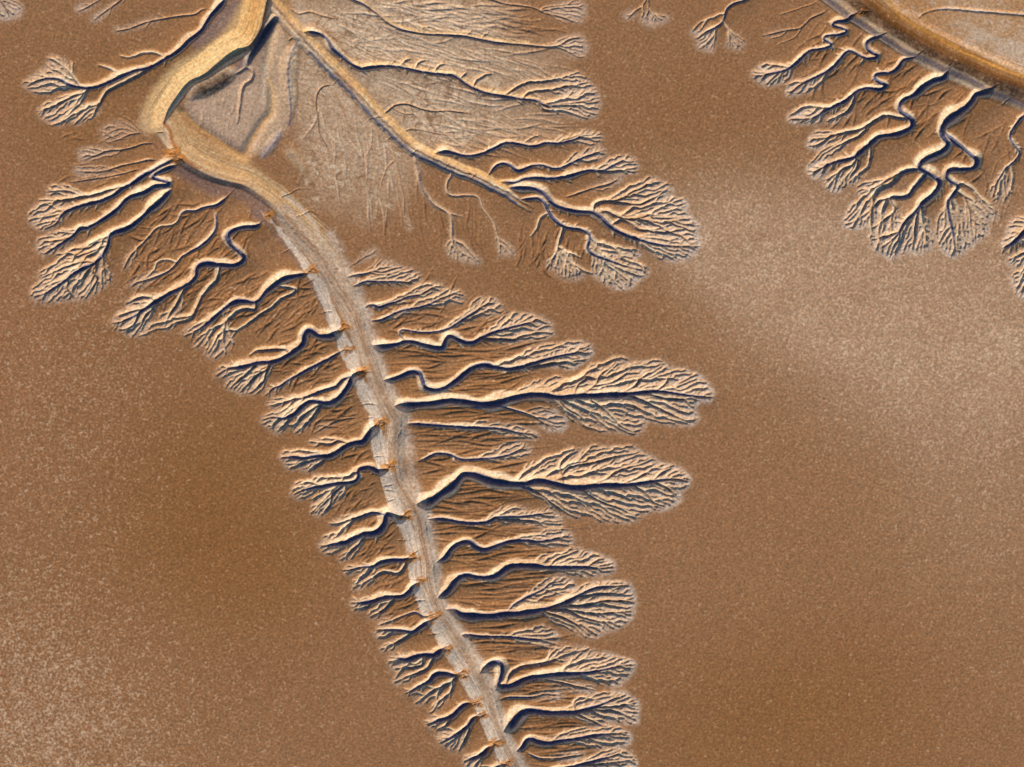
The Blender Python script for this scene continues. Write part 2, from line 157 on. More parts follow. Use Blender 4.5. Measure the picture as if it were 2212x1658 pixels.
 't E 500,690 590,690 670,695 730,720 790,790 850,820 920,840 1000,850 1060,852 1110,880 1150,920 1200,965 1270,1000 1340,1025 1420,1050 1500,1070 1600,1080 1700,1080 1740,1085|b E 1065,840 1080,800 1130,785 1190,780 1260,760 1320,720 1390,690 1450,650|b E 1190,790 1280,795 1380,800 1480,750 1560,700|b E 1090,855 1150,850 1220,880 1290,900 1380,890 1450,860 1520,820 1620,780|b E 1180,940 1240,910 1300,920 1370,970 1440,975 1520,955 1600,930|b E 1440,890 1540,895 1640,890|b E 1440,980 1540,990 1700,960|e E 1180,770 1300,690 1400,640 1470,630 1560,680 1590,700 1560,750 1640,770 1690,800 1660,840 1700,890 1760,950 1740,1000 1770,1060 1730,1120 1680,1170 1560,1180 1490,1140 1400,1070 1340,1040 1420,1000 1330,920 1240,880 1400,850 1300,810'),
('M9b', UB, 'thin straight side gully lying above the widest part of the layered fan trunk', 6, 4, {'sp': 20, 'halo': .3},
 't E 870,755 930,740 1000,715 1080,690 1160,670 1220,640|e E 1000,700 1150,650 1240,620 1250,650 1130,700'),
('M10', UB, 'orange floored gully bending down to two tufted fans below the layered fan', 12, 7, {},
 't E 560,770 640,765 700,760 740,790 760,840 800,900 870,950 960,965 1030,990 1040,1030 1020,1090 1060,1130 1130,1160 1210,1190 1300,1220 1390,1240|b E 870,960 850,1010 830,1080 820,1120 790,1170 750,1230|b E 830,1090 890,1120 990,1160|b E 900,1130 880,1190 870,1260 880,1300|b E 1140,1165 1130,1220 1100,1280|b E 1200,1195 1210,1270 1200,1340|b E 1040,1090 1150,1110 1290,1130|b E 760,860 710,900 690,960 640,1020|e E 830,1130 760,1180 740,1220 800,1250 870,1300 940,1310 1010,1290 980,1230 900,1150|e E 1080,1150 1060,1200 1060,1290 1110,1300 1190,1360 1300,1360 1350,1310 1430,1250 1360,1200 1240,1190 1140,1160|e E 1060,1060 1250,1100 1380,1120 1330,1170 1180,1150 1060,1110'),
('M11', UB, 'pale meandering gully ending in a small white tuft, left of the tufted fans', 6, 4, {'halo': .4, 'pale': 1},
 't E 95,530 125,600 90,660 95,735 150,750 230,745 300,760 330,830 400,930 420,1000 440,1060 440,1130|b E 430,1030 500,1080 530,1130|e E 420,1020 440,1140 540,1140 520,1090'),
('M12', UB, 'pale stemmed gully with an open white twig crown, near the middle of the plain', 7, 4, {'halo': .4, 'pale': 1},
 't C 970,1010 1000,1120 1020,1220 1070,1310 1130,1370 1200,1410 1225,1450 1230,1520 1235,1590 1305,1622 1355,1680 1405,1732|b C 1130,1370 1230,1420 1310,1440|b E 120,1040 90,1080 130,1140|e E 130,1040 80,1080 110,1150 200,1180 300,1200 320,1180 260,1130 190,1060'),
('M13', UB, 'pale straight rill hanging down the plain with one hooked side arm', 4, 3, {'sp': 26, 'halo': 0, 'pale': 1},
 't C 815,920 840,1030 870,1130 890,1230 910,1320 910,1400 920,1480 960,1510|b C 850,1060 800,1110 770,1180 760,1240 790,1310|e C 905,1400 930,1530 970,1520 930,1440'),
('M14', UB, 'thin dark edged rill curving down over the rippled pale ground', 4, 2, {'sp': 26, 'halo': 0},
 't C 440,565 380,570 340,610 325,680 340,780 350,880 400,970|b C 435,580 480,660 510,740 530,820|e C 340,850 400,950 430,1010 390,1000'),
('M15', UB, 'short faint rill under a crack in the middle of the branch creek', 3, 2, {'sp': 26, 'halo': 0, 'pale': 1},
 't C 690,800 700,900 690,980 650,1050 670,1120|e C 680,1000 640,1060 670,1130 700,1040'),
# ---------------------------------------------------------------- upper right
('T0', FB, 'twiggy gully fan hanging from the top edge, left one of two', 6, 4, {'halo': .5},
 't J 900,-100 905,60 905,130 870,200|b J 900,-40 880,0 830,70 750,130 680,200|e J 880,130 800,230 860,270 960,290 1080,250 1150,190 1000,160|e J 760,110 620,160 650,220 760,170'),
('T1', FB, 'twiggy gully fan with a blue stem hanging from the top edge, right one of two', 8, 5, {'halo': .5},
 't D 430,-40 350,5 290,20 240,60 225,110 210,150 150,190 90,220 40,260|b D 170,170 160,220 130,270 80,310 50,330|b D 215,140 250,190 290,230 320,270|b D 210,90 150,120 70,145|e D 170,190 90,200 0,190 20,250 60,260 40,320 150,345 160,270|e D 260,220 320,240 370,290 320,340 230,310'),
('T2', OB, 'faint brown gully with three soft arms, farthest up on the outer creek', 5, 3, {'sp': 22, 'halo': 0},
 't D 910,60 870,90 800,120 760,160 720,190 640,200 560,220 470,240|b D 740,180 700,240 640,270 570,300|b D 840,0 820,20 740,50 650,80 580,100|e D 620,190 470,230 520,250 640,220'),
('T3', OB, 'zigzag gully with a small pale tuft at the far left of its cluster', 11, 6, {},
 't D 1130,70 1070,100 1040,130 980,135 940,160 1000,180 1045,200 1000,225 920,230 880,250 930,280 940,300 880,320 800,330 760,360 700,420 640,460 560,480 480,500 410,500|e D 640,450 560,430 480,430 400,500 440,520 470,560 560,560 650,520 660,480'),
('T4', OB, 'gully with one sharp backward kink and a slim pointed tip', 11, 6, {},
 't D 1300,210 1250,240 1190,260 1165,290 1190,330 1250,370 1180,385 1120,360 1060,330 1010,370 960,430 890,480 810,520 730,560 670,610|b D 960,430 900,500 840,570 770,590|b D 1200,380 1150,400 1120,440|e D 860,500 760,530 640,570 640,630 700,620 800,600 880,530'),
('T5', OB, 'double kinked gully with a tufted tip, left of the deep widening one', 12, 7, {},
 't D 1530,350 1480,380 1410,395 1390,440 1330,480 1260,480 1220,500 1250,540 1305,560 1260,590 1180,580 1110,600 1040,660 960,700 880,740 820,780 740,790 670,790|b D 1100,610 1080,680 1040,740 960,780 900,810|e D 880,710 760,710 660,760 650,800 740,810 830,820 880,780|e D 1080,690 900,800 930,820 1050,760'),
('T6', OB, 'deep gully that splits at a tight bend into two long twiggy arms', 15, 8, {'wide': .9},
 't D 1740,430 1710,470 1690,510 1620,530 1550,570 1500,620 1430,650 1390,690 1400,730 1470,785 1480,830 1420,870 1340,890 1260,900 1200,950 1150,990 1090,1040 1020,1060 940,1080 880,1110 830,1140|b D 1470,785 1390,780 1300,765 1240,790 1180,830 1120,860 1030,880 940,900 850,960 780,970|b D 1180,850 1120,900 1040,940 950,980 870,1030|b D 1110,1040 1080,1090 1000,1130 970,1180 950,1250|b D 1120,1050 1100,1120 1040,1200|b D 1200,960 1200,1030 1180,1110|e D 940,1070 830,1060 770,1130 800,1170 870,1180 900,1110|e D 1000,1130 890,1220 910,1260 990,1270 1010,1200|e D 1090,1100 1030,1200 1060,1230 1120,1180|e D 960,880 820,880 770,960 830,990 940,930|e D 1050,920 870,1010 880,1040 1020,970'),
('T7', OB, 'deepest gully at upper right, broad zigzag trunk and three dense fans', 18, 9, {'wide': 1.05},
 't D 2040,555 1980,600 1900,620 1880,660 1830,710 1760,760 1700,810 1670,860 1690,910 1720,950 1680,1000 1610,1030 1540,1070 1530,1110 1600,1150 1660,1200 1640,1260 1590,1310 1540,1350 1480,1420 1420,1480 1390,1540 1340,1590 1256,1651|b K 850,360 830,440 770,530 740,600|b K 860,340 760,380 620,420 520,440|b K 1110,60 1040,160 1020,280 1000,420 980,560|b D 1530,1115 1450,1130 1370,1160 1300,1200 1230,1240 1170,1270|b D 1560,1170 1490,1240 1440,1300 1350,1310 1260,1330 1220,1370 1150,1430 1080,1470 1020,1490|b D 1330,1330 1360,1390 1300,1450 1200,1520|e K 560,30 420,30 290,50 300,110 240,180 200,270 300,310 460,300 580,200 700,180 640,80|e K 800,150 640,230 500,340 520,430 520,490 600,570 740,640 830,620 900,560 1000,590 1140,560 1200,480 1180,350 1140,200 1000,200 900,250|e D 1400,1140 1280,1190 1150,1220 1100,1280 1180,1310 1260,1260 1370,1190'),
('T8', OB, 'snaking gully forking off the deepest one, with a pale comb of ribs', 13, 7, {'wide': .9},
 't D 1690,870 1740,920 1800,970 1870,1020 1910,1060 1890,1110 1820,1120 1740,1120 1700,1150 1720,1190 1780,1230 1750,1290 1710,1340 1720,1430 1740,1520 1750,1580 1755,1640|b K 1420,280 1340,360 1270,490|b K 1560,-60 1580,0 1620,120 1620,260 1640,420|b D 1800,1210 1870,1250 1920,1310|e K 1290,150 1260,250 1270,490 1310,540 1380,610 1450,640 1600,520 1740,420 1820,350 1780,250 1900,200 1920,120 1850,50 1700,0 1600,60 1450,100 1350,100'),
('T9', OB, 'soft brown gully at the right edge with three faded prongs', 9, 5, {'halo': .2},
 't D 2330,690 2211,770 2160,830 2120,900 2150,960 2190,1010 2150,1070 2100,1110 2070,1150 2030,1220 2010,1300|b D 2100,1110 2080,1200 2090,1320|b D 2130,1100 2140,1180 2130,1240|e D 2080,1120 1990,1260 2010,1330 2090,1330 2140,1240'),
('T10', FB, 'dark twiggy fan tips entering from the right edge', 16, 9, {},
 't K 2700,400 2500,300 2400,250 2300,290 2211,370 2130,450 2050,500 1970,540|b K 2640,440 2500,480 2300,560 2211,590 2100,640 2040,670|b K 2640,600 2500,800 2350,860 2211,880 2110,910|e K 2300,160 2211,180 2060,220 2040,350 1960,520 2000,550 2120,480 2300,400 2400,250|e K 2300,480 2180,580 2040,650 2060,700 2130,740 2211,700 2350,640|e K 2350,760 2211,790 2090,830 2100,920 2110,970 2180,1080 2350,1080'),
]
import bpy, math, random, time
import numpy as np
random.seed(7); rng = np.random.default_rng(7)
T0 = time.time()
TILES.update({'L': (400, 0, .27137), 'P': (2472, 0, .27137), 'Q': (400, 350, .27137)})
U = 0.1                                   # metres per survey unit
STEP = 2.1                                # grid step in survey units
X0, X1, Y0, Y1 = -170.0, 3242.0, -170.0, 2472.0
NX, NY = int((X1 - X0) / STEP) + 1, int((Y1 - Y0) / STEP) + 1
gx = X0 + np.arange(NX) * STEP; gy = Y0 + np.arange(NY) * STEP
GX, GY = np.meshgrid(gx, gy)
GX = GX.astype(np.float32); GY = GY.astype(np.float32)

# ------------------------------------------------------------------ utilities
def P(tile, s):
    ox, oy, k = TILES[tile]
    return np.array([[ox + k * float(a), oy + k * float(b)] for a, b in (q.split(',') for q in s.split())])
def smooth_line(p, step=5.0, jit=0.0):
    """Catmull-Rom through the surveyed points, resampled evenly."""
    p = np.asarray(p, float)
    if len(p) < 2: return p
    e = np.vstack([2 * p[0] - p[1], p, 2 * p[-1] - p[-2]])
    out = []
    for i in range(1, len(e) - 2):
        p0, p1, p2, p3 = e[i - 1], e[i], e[i + 1], e[i + 2]
        n = max(2, int(np.hypot(*(p2 - p1)) / 2.0))
        t = np.linspace(0, 1, n, endpoint=False)[:, None]
        out.append(.5 * ((2 * p1) + (-p0 + p2) * t + (2 * p0 - 5 * p1 + 4 * p2 - p3) * t ** 2 + (-p0 + 3 * p1 - 3 * p2 + p3) * t ** 3))
    q = np.vstack(out + [p[-1:]])
    d = np.r_[0, np.cumsum(np.hypot(*np.diff(q, axis=0).T))]
    n = max(2, int(d[-1] / step) + 1)
    s = np.linspace(0, d[-1], n)
    r = np.c_[np.interp(s, d, q[:, 0]), np.interp(s, d, q[:, 1])]
    if jit and n > 4:
        w = rng.normal(0, jit, (n, 2)); w[0] = w[-1] = 0
        w[1:-1] = (w[:-2] + w[1:-1] * 2 + w[2:]) / 4
        r = r + w
    return r
def blur(a, sig):
    """three box passes"""
    r = int(max(1, round(math.sqrt(sig * sig + .083) * .9)))
    if sig < .8:
        k = np.exp(-.5 * (np.arange(-2, 3) / sig) ** 2); k /= k.sum()
        for ax in (0, 1):
            a = sum(k[i] * np.roll(a, i - 2, ax) for i in range(5))
        return a
    for _ in range(3):
        for ax in (0, 1):
            pad = [(0, 0), (0, 0)]; pad[ax] = (r + 1, r)
            c = np.cumsum(np.pad(a, pad, mode='edge'), axis=ax, dtype=np.float64)
            n = a.shape[ax]
            a = ((c[2 * r + 1:2 * r + 1 + n] - c[:n]) if ax == 0 else (c[:, 2 * r + 1:2 * r + 1 + n] - c[:, :n])) / (2 * r + 1)
            a = a.astype(np.float32)
    return a
def noise(scale, seed, sx=1.0, sy=1.0, ang=0.0, wx=None, wy=None):
    """smooth value noise in -1..1 over the grid, feature size in survey units"""
    g = np.random.default_rng(seed).random((256, 256)).astype(np.float32) * 2 - 1
    c, s = math.cos(ang), math.sin(ang)
    x = GX if wx is None else GX + wx; y = GY if wy is None else GY + wy
    u = (x * c + y * s) / (scale * sx) + 311.7; v = (-x * s + y * c) / (scale * sy) + 197.3
    iu = np.floor(u).astype(np.int32); iv = np.floor(v).astype(np.int32)
    fu = u - iu; fv = v - iv
    fu = fu * fu * (3 - 2 * fu); fv = fv * fv * (3 - 2 * fv)
    a, b = iu & 255, (iu + 1) & 255; c0, d0 = iv & 255, (iv + 1) & 255
    return (g[c0, a] * (1 - fu) + g[c0, b] * fu) * (1 - fv) + (g[d0, a] * (1 - fu) + g[d0, b] * fu) * fv
def fbm(scale, seed, n=3, **k):
    return sum(noise(scale / 2 ** i, seed + i, **k) * .5 ** i for i in range(n)) / 1.6
def window(x0, x1, y0, y1):
    a = max(0, int((x0 - X0) / STEP)); b = min(NX, int((x1 - X0) / STEP) + 2)
    c = max(0, int((y0 - Y0) / STEP)); d = min(NY, int((y1 - Y0) / STEP) + 2)
    return (slice(c, d), slice(a, b)) if b > a and d > c else None
def inside(poly):
    """(window, mask) of a polygon"""
    w = window(poly[:, 0].min(), poly[:, 0].max(), poly[:, 1].min(), poly[:, 1].max())
    if w is None: return None, None
    x, y = GX[w], GY[w]; m = np.zeros(x.shape, bool)
    q = np.roll(poly, -1, 0)
    for (ax, ay), (bx, by) in zip(poly, q):
        if ay == by: continue
        m ^= ((ay > y) != (by > y)) & (x < (bx - ax) * (y - ay) / (by - ay) + ax)
    return w, m
def pip(poly, pts):
    m = np.zeros(len(pts), bool)
    for (ax, ay), (bx, by) in zip(poly, np.roll(poly, -1, 0)):
        if ay == by: continue
        m ^= ((ay > pts[:, 1]) != (by > pts[:, 1])) & (pts[:, 0] < (bx - ax) * (pts[:, 1] - ay) / (by - ay) + ax)
    return m
def smst(x, a, b):
    t = np.clip((x - a) / (b - a), 0, 1); return t * t * (3 - 2 * t)

# ------------------------------------------------------------------- terrain
C = np.zeros((NY, NX), np.float32)        # depth carved below the plain
OWN = np.full((NY, NX), -1, np.int16)     # which gully carved it
PART = np.zeros((NY, NX), np.int8)        # 1 trunk, 2 branch fan
VAL = np.zeros((NY, NX), np.float32)      # broad soft valleys
SUNX, SUNY = math.sin(math.radians(SUNP[0])), -math.cos(math.radians(SUNP[0]))   # towards the light, survey axes
def seg(p, q, d0, d1, s_r, s_l, flat, own, part, tgt=None, asym=None, pw=1.0):
    """one piece of channel: depth falls off with distance, slopes may differ each side"""
    T = C if tgt is None else tgt
    dm = max(d0, d1); R = dm * (.55 + .45 * pw) / (min(s_r, s_l) if asym is None else min(asym)) + flat + STEP
    w = window(min(p[0], q[0]) - R, max(p[0], q[0]) + R, min(p[1], q[1]) - R, max(p[1], q[1]) + R)
    if w is None: return
    x = GX[w] - p[0]; y = GY[w] - p[1]
    ex, ey = q[0] - p[0], q[1] - p[1]; L2 = ex * ex + ey * ey + 1e-9
    t = np.clip((x * ex + y * ey) / L2, 0, 1)
    dx = x - t * ex; dy = y - t * ey
    d = np.sqrt(dx * dx + dy * dy)
    if asym is not None:                                # sunward wall shaped steeper so it falls into shade
        sl = asym[0] + (asym[1] - asym[0]) * smst((dx * SUNX + dy * SUNY) / np.maximum(d, 1e-6), -.5, .6)
    elif s_r == s_l: sl = s_r
    else:
        sd = np.clip((ex * y - ey * x) / (math.sqrt(L2) * np.maximum(d, 1e-6)), -1, 1)
        k = np.clip(.5 + .5 * sd * 1.4, 0, 1)
        sl = s_l + (s_r - s_l) * k
    dep = d0 + (d1 - d0) * t
    if pw == 1.0: h = dep - sl * np.maximum(d - flat, 0)
    else:                                               # walls steepen towards the floor, shoulders roll over softly
        h = dep * np.clip(1 - np.maximum(d - flat, 0) * sl / (dep * (.55 + .45 * pw)), 0, 1) ** pw
    v = T[w]; up = h > v
    v[up] = h[up]
    if own is not None:
        big = up & (h > .5)
        OWN[w][big] = own; PART[w][big] = part
def channel(p, depth, s_r=.8, s_l=.8, flat=0.0, own=None, part=1, tgt=None):
    n = len(p)
    dep = np.interp(np.linspace(0, 1, n), np.linspace(0, 1, len(depth)), depth) if len(depth) != n else depth
    for i in range(n - 1): seg(p[i], p[i + 1], dep[i], dep[i + 1], s_r, s_l, flat, own, part, tgt)

def grow(trunk, branches, polys, spacing, bf):
    """balanced spanning tree: joins scattered points in the fan to the trunk, favouring short paths to the mouth"""
    pts = list(map(tuple, trunk)); par = list(range(-1, len(trunk) - 1)); pl = [0.0]
    kind = [1] * len(trunk); frac = [0.0] * len(trunk)
    for i in range(1, len(trunk)): pl.append(pl[-1] + math.dist(pts[i], pts[i - 1]))
    for b in branches:
        a = np.array(pts); j = int(np.argmin(((a - b[0]) ** 2).sum(1)))
        for bi, q in enumerate(b[1:]):
            frac.append((bi + 1) / len(b)); pts.append(tuple(q)); par.append(j); pl.append(pl[j] + math.dist(pts[j], q)); kind.append(3); j = len(pts) - 1
    cand = []
    for poly in polys:
        lo, hi = poly.min(0), poly.max(0)
        n = int((hi - lo).prod() / (spacing * spacing) * 7) + 20
        c = rng.random((n, 2)) * (hi - lo) + lo
        c = c[pip(poly, c)]
        edge = smooth_line(np.vstack([poly, poly[:1]]), spacing * .58)
        cand.append(np.vstack([edge + rng.normal(0, spacing * .22, edge.shape), c]))
    if cand:
        cand = np.vstack(cand); base = np.array(pts); keep = []
        for c in cand:
            if ((base - c) ** 2).sum(1).min() < (spacing * .62) ** 2: continue
            if keep and ((np.array(keep) - c) ** 2).sum(1).min() < (spacing * .78) ** 2: continue
            keep.append(c)
        Q = np.array(keep).reshape(-1, 2); n = len(Q)
        if n:
            A = np.array(pts); D = np.sqrt(((Q[:, None] - A[None]) ** 2).sum(2)); D = D + bf * np.array(pl)[None] + 1e6 * (D > spacing * 3.4)
            best = D.argmin(1); cost = D[np.arange(n), best]; done = np.zeros(n, bool)
            for _ in range(n):
                i = int(np.where(done, 1e12, cost).argmin()); done[i] = True
                j = int(best[i]); L = math.dist(Q[i], pts[j])
                if L > spacing * 6: continue
                pts.append(tuple(Q[i])); par.append(j); pl.append(pl[j] + L); kind.append(2); frac.append(0.0)
                k = len(pts) - 1
                nd = np.sqrt(((Q - Q[i]) ** 2).sum(1)); nd = nd + bf * pl[k] + 1e6 * (nd > spacing * 3.4)
                u = (nd < cost) & ~done; cost[u] = nd[u]; best[u] = k
    pts = np.array(pts); n = len(pts); acc = np.zeros(n)
    hasc = np.zeros(n, bool)
    for i in range(n):
        if par[i] >= 0: hasc[par[i]] = True
    acc[~hasc] = 1
    order = np.argsort(-np.array(pl))
    for i in order:
        if par[i] >= 0: acc[par[i]] += acc[i]
    return pts, par, acc, kind, np.array(pl), ~hasc, frac

HALO = np.zeros((NY, NX), np.float32)
FAN = np.zeros((NY, NX), np.float32)
TIPS = np.zeros((NY, NX), np.float32)
PALE = np.zeros((NY, NX), np.float32)
GINFO = []; floor_segs = []
CRK = np.zeros((NY, NX), np.float32)
FLOOR = np.zeros((NY, NX), np.float32)
for gi, (key, group, label, dm, dt, opt, lines) in enumerate(GULLIES):
    trunk, br, polys = None, [], []
    for ln in lines.split('|'):
        k, tile, s = ln.strip().split(' ', 2)
        pp = P(tile, s)
        if k == 't':
            trunk = smooth_line(pp, 6, .5)
            for _ in range(2): trunk[1:-1] = trunk[:-2] * .25 + trunk[1:-1] * .5 + trunk[2:] * .25
        elif k == 'b': br.append(smooth_line(pp, 6, .8))
        else: polys.append(pp)
    sp = opt.get('sp', 15) * SPK; halo = opt.get('halo', 1.0); wide = opt.get('wide', 1.0)
    pts, par, acc, kind, pl, leaf, frac = grow(trunk, br, polys, sp, .78)
    nt = len(trunk); tp = np.linspace(0, 1, nt)
    dt = dt * 1.25
    tdep = dt + (dm - dt) * (1 - tp) ** .8
    tdep *= smst(tp, 1.06, .75) * .75 + .25            # shoal towards the tip
    wob = np.interp(np.arange(nt), np.arange(0, nt + 7, 7), rng.normal(0, .15, len(np.arange(0, nt + 7, 7))))
    tdep *= 1 + np.clip(wob, -.25, .3)
    d = np.zeros(len(pts))
    tipd = 4.4 if dm > 8 else 2.6
    for i in range(len(pts)):
        d[i] = tipd + (1.7 if group == LB else 1.4) * max(0, acc[i] - 1) ** .58
        if i < nt: d[i] = max(min(d[i], dm * .8), tdep[i])
        elif kind[i] == 3: d[i] = max(min(d[i], dm * .65), dt * .74 * smst(frac[i], 1.08, .55))
        else: d[i] = min(d[i], dm * .7)
        if leaf[i]: d[i] *= .42
    mk = [.04, .10, .28, .55, .78, .92] if group == LB else [.25, .42, .58, .72, .85, .95]   # shoals where it meets the creek
    for i in range(min(nt, 6)): d[i] *= mk[i]
    lit, shd = .76 / wide, 1.15 / wide
    vary = np.interp(np.arange(nt), np.arange(0, nt + 6, 6), rng.uniform(.72, 1.45, len(np.arange(0, nt + 6, 6))))
    thin = dm <= 6
    FL = lambda v: 0 if v < 8 else (v - 8) * .22
    for i in range(1, len(pts)):
        j = par[i]
        if j < 0: continue
        p, q = pts[j], pts[i]
        if kind[i] == 1:
            seg(p, q, d[j], d[i], 1, 1, FL(d[i]), gi, 1, asym=(lit * vary[i], shd * (.5 + .5 * vary[i])) if not thin else (1.0, 1.5), pw=PWT)
            floor_segs.append((p, q, d[i]))
        elif kind[i] == 3:
            seg(p, q, min(d[j], d[i] * 1.25), d[i], 1, 1, 0, gi, 2, asym=(.62, 1.3) if not thin else (1.0, 1.4), pw=1.5)
            if d[i] > 7: floor_segs.append((p, q, d[i] * .6))
        else:                                           # twigs leave at an angle then curve
            g = j if par[j] < 0 else par[j]
            m = (p + q) / 2 + (p - pts[g]) * .10 + rng.normal(0, .7, 2)
            dj = min(d[j], d[i] * 1.3)
            tw = (.6, 1.3) if not thin else (.8, 1.2)
            seg(p, m, dj, (dj + d[i]) / 2, 1, 1, 0, gi, 2, asym=tw, pw=1.25); seg(m, q, (dj + d[i]) / 2, d[i], 1, 1, 0, gi, 2, asym=tw, pw=1.25)
    if dm >= 9:                                         # short side rills nicking the trunk's shoulders
        i = int(nt * .12)
        while i < nt - 3:
            t = trunk[i + 1] - trunk[i]; a = math.atan2(t[1], t[0]) + rng.choice([-1, 1]) * rng.uniform(.5, 1.05)
            reach = tdep[i] / .8 + rng.uniform(5, 20) * min(1.3, .4 + i / nt)
            e = trunk[i] + np.array([math.cos(a), math.sin(a)]) * reach
            mm_ = (trunk[i] + e) / 2 + rng.normal(0, 1.5, 2)
            d0 = min(tdep[i] * .7, 6)
            seg(trunk[i], mm_, d0, d0 * .8, 1, 1, 0, gi, 1, asym=(.6, .95), pw=1.3); seg(mm_, e, d0 * .8, 1.2, 1, 1, 0, gi, 2, asym=(.6, .95), pw=1.3)
            i += int(rng.uniform(1.5, 4.2))
    for poly in polys:
        w, m = inside(poly)
        if w is None: continue
        o = OWN[w]; mm = m & (o < 0); o[mm] = gi; PART[w][mm] = 2
        a0, a1 = trunk[0], trunk[-1]; ax = a1 - a0; fr = ((GX[w] - a0[0]) * ax[0] + (GY[w] - a0[1]) * ax[1]) / (ax @ ax)
        HALO[w][m] = np.maximum(HALO[w][m], (halo * (.12 + .88 * smst(fr, .62, .98)))[m]); FAN[w][m] = 1
        TIPS[w][m] = np.maximum(TIPS[w][m], ((1.0 if group in (UB, OB, FB) else .5) * (.35 + .65 * smst(fr, .35, .95)) * min(1, .3 + halo))[m])
    if dm > 6:                                          # soft valley around the trunk
        tl = smooth_line(trunk, 26)
        channel(tl, [dm * .42, dm * .42, dm * .16], .10, .10, tgt=VAL)
    if opt.get('pale'):
        w = window(pts[:, 0].min() - 20, pts[:, 0].max() + 20, pts[:, 1].min() - 20, pts[:, 1].max() + 20)
        mm = (OWN[w] == gi); PALE[w][mm] = 1
    GINFO.append(dict(key=key, group=group, label=label, mouth=trunk[2], trunk=trunk, dm=dm))
for p, q, dd in floor_segs:
    h = 1.4 + dd * .30 if dd > 6.5 else .2
    seg(p, q, h + 2, h + 2, 1, 1, 0, None, 0, tgt=FLOOR)
FLOOR = smst(FLOOR, 0, 4.5)
print('gullies', round(time.time() - T0, 1))
# ------------------------------------------------------------ creeks and bars
CREEK = np.full((NY, NX), -1, np.int8)
def own_creek(line, half, idx, soft=0):
    a = np.zeros((NY, NX), np.float32)
    channel(line, [half], 1.0, 1.0, 0, tgt=a)
    CREEK[(a > 0) & (CREEK < 0)] = idx
main_top = smooth_line(P('L', '1490,-600 1475,-60 1460,60 1410,260 1370,390 1290,500 1090,610 930,720 800,820 640,900 560,980 500,1060 430,1160 350,1290 320,1400 370,1480 420,1570'), 6, .4)
main_mid = smooth_line(P('Q', '320,110 370,190 410,300 470,430 560,490 700,580 900,670 1080,720 1250,770 1400,870 1530,960 1620,1060 1730,1190 1850,1300 2000,1420 2100,1540 2211,1680'), 6, .4)
strip_pts = np.vstack([P('F', '180,-40 260,40 400,210 500,360 590,500 660,680 730,840 800,1000 860,1150 930,1300'), P('G', '960,300 1000,450 1040,600 1090,760 1150,860 1180,960 1200,1060 1210,1180 1250,1300 1290,1420'), P('H', '570,720 640,860 720,970 780,1090 840,1200 900,1340 950,1450 1010,1590 1060,1700 1160,1900 1260,2100')])
strip = smooth_line(strip_pts, 8)
thal_pts = np.vstack([P('F', '350,0 450,120 560,240 640,380 700,480 780,600 830,720 880,880 930,1020 990,1180 1050,1290'), P('G', '1080,150 1060,300 1070,480 1120,600 1180,690 1230,800 1260,950 1290,1080 1300,1200 1330,1320 1380,1430'), P('H', '700,800 790,950 870,1080 920,1190 960,1330 1000,1450 1060,1580 1120,1700 1220,1900 1330,2100')])
thal = smooth_line(thal_pts, 8, .8)
rpale_pts = np.vstack([P('F', '640,120 700,230 760,370 820,480 880,640 920,780 970,950 1040,1130 1120,1280 1140,1400'), P('G', '1160,320 1180,480 1230,640 1280,780 1310,900 1330,1050 1350,1250 1400,1420'), P('H', '720,750 800,880 860,1000 940,1130 980,1300 1010,1420 1090,1560 1150,1680 1260,1900')])
rpale = smooth_line(rpale_pts, 8)
bcreek = smooth_line(P('C', '-20,-60 40,20 60,40 190,190 300,310 480,490 600,610 720,740 860,880 980,980 1100,1040 1250,1110 1400,1170 1500,1220 1620,1280 1700,1340 1770,1380'), 6, 1.5)
ocreek = smooth_line(P('P', '-200,-560 100,-250 430,0 600,120 900,330 1200,510 1500,660 1800,790 2211,960 2900,1250'), 6, .4)
ostrip = smooth_line(P('P', '-500,-330 -200,-160 40,0 300,190 600,380 900,570 1050,620 1300,740 1600,870 1850,1000 2211,1160 2900,1460'), 6, .3)
ograv = smooth_line(P('P', '-250,-430 330,0 500,130 800,330 1100,520 1400,660 1700,800 2000,950 2211,1060 2900,1360'), 8)
obank = smooth_line(P('P', '-100,-560 200,-280 560,0 700,130 1000,320 1300,480 1600,620 1900,760 2211,900 2900,1200'), 8)
oedge = smooth_line(P('P', '0,-560 320,-300 700,0 900,200 1200,370 1500,540 1800,680 2211,840 2900,1130'), 8)
channel(main_top, [19, 19, 18, 18, 15, 11, 8], .28, .8, flat=1)
channel(main_mid, [9, 11, 11, 9, 8, 7, 5, 4], .55, .22)
channel(thal, [4, 5, 6, 6, 6, 5, 6, 6], .22, .2, flat=5)
for off in (-7, 5, 12):
    channel(smooth_line(thal + np.array([off, 0]) + rng.normal(0, 1.2, thal.shape), 9), [6.2], .5, .5)
channel(bcreek, [8, 10, 11, 11, 11, 11, 9, 1.5], .6, .5, flat=0)
channel(bcreek + np.array([-11, 9]), [6, 8, 8, 8, 9, 8, 1.5], .7, .5, flat=2)
channel(ocreek, [16], .22, .3, flat=2)
channel(ostrip + np.array([-6, 7]), [5], .9, .5)
channel(smooth_line(P('P', '1010,240 1100,150 1240,105 1400,95 1700,120 2211,160 2700,190'), 6, .4), [2, 4, 4, 5], .6, .6)
channel(smooth_line(P('P', '1190,350 1500,500 1900,640 2211,760 2700,980'), 6, .4), [2.2], .5, .5)
channel(smooth_line(P('P', '1230,385 1500,530 1900,670 2211,800 2700,1020'), 6, .4), [2.2], .5, .5)
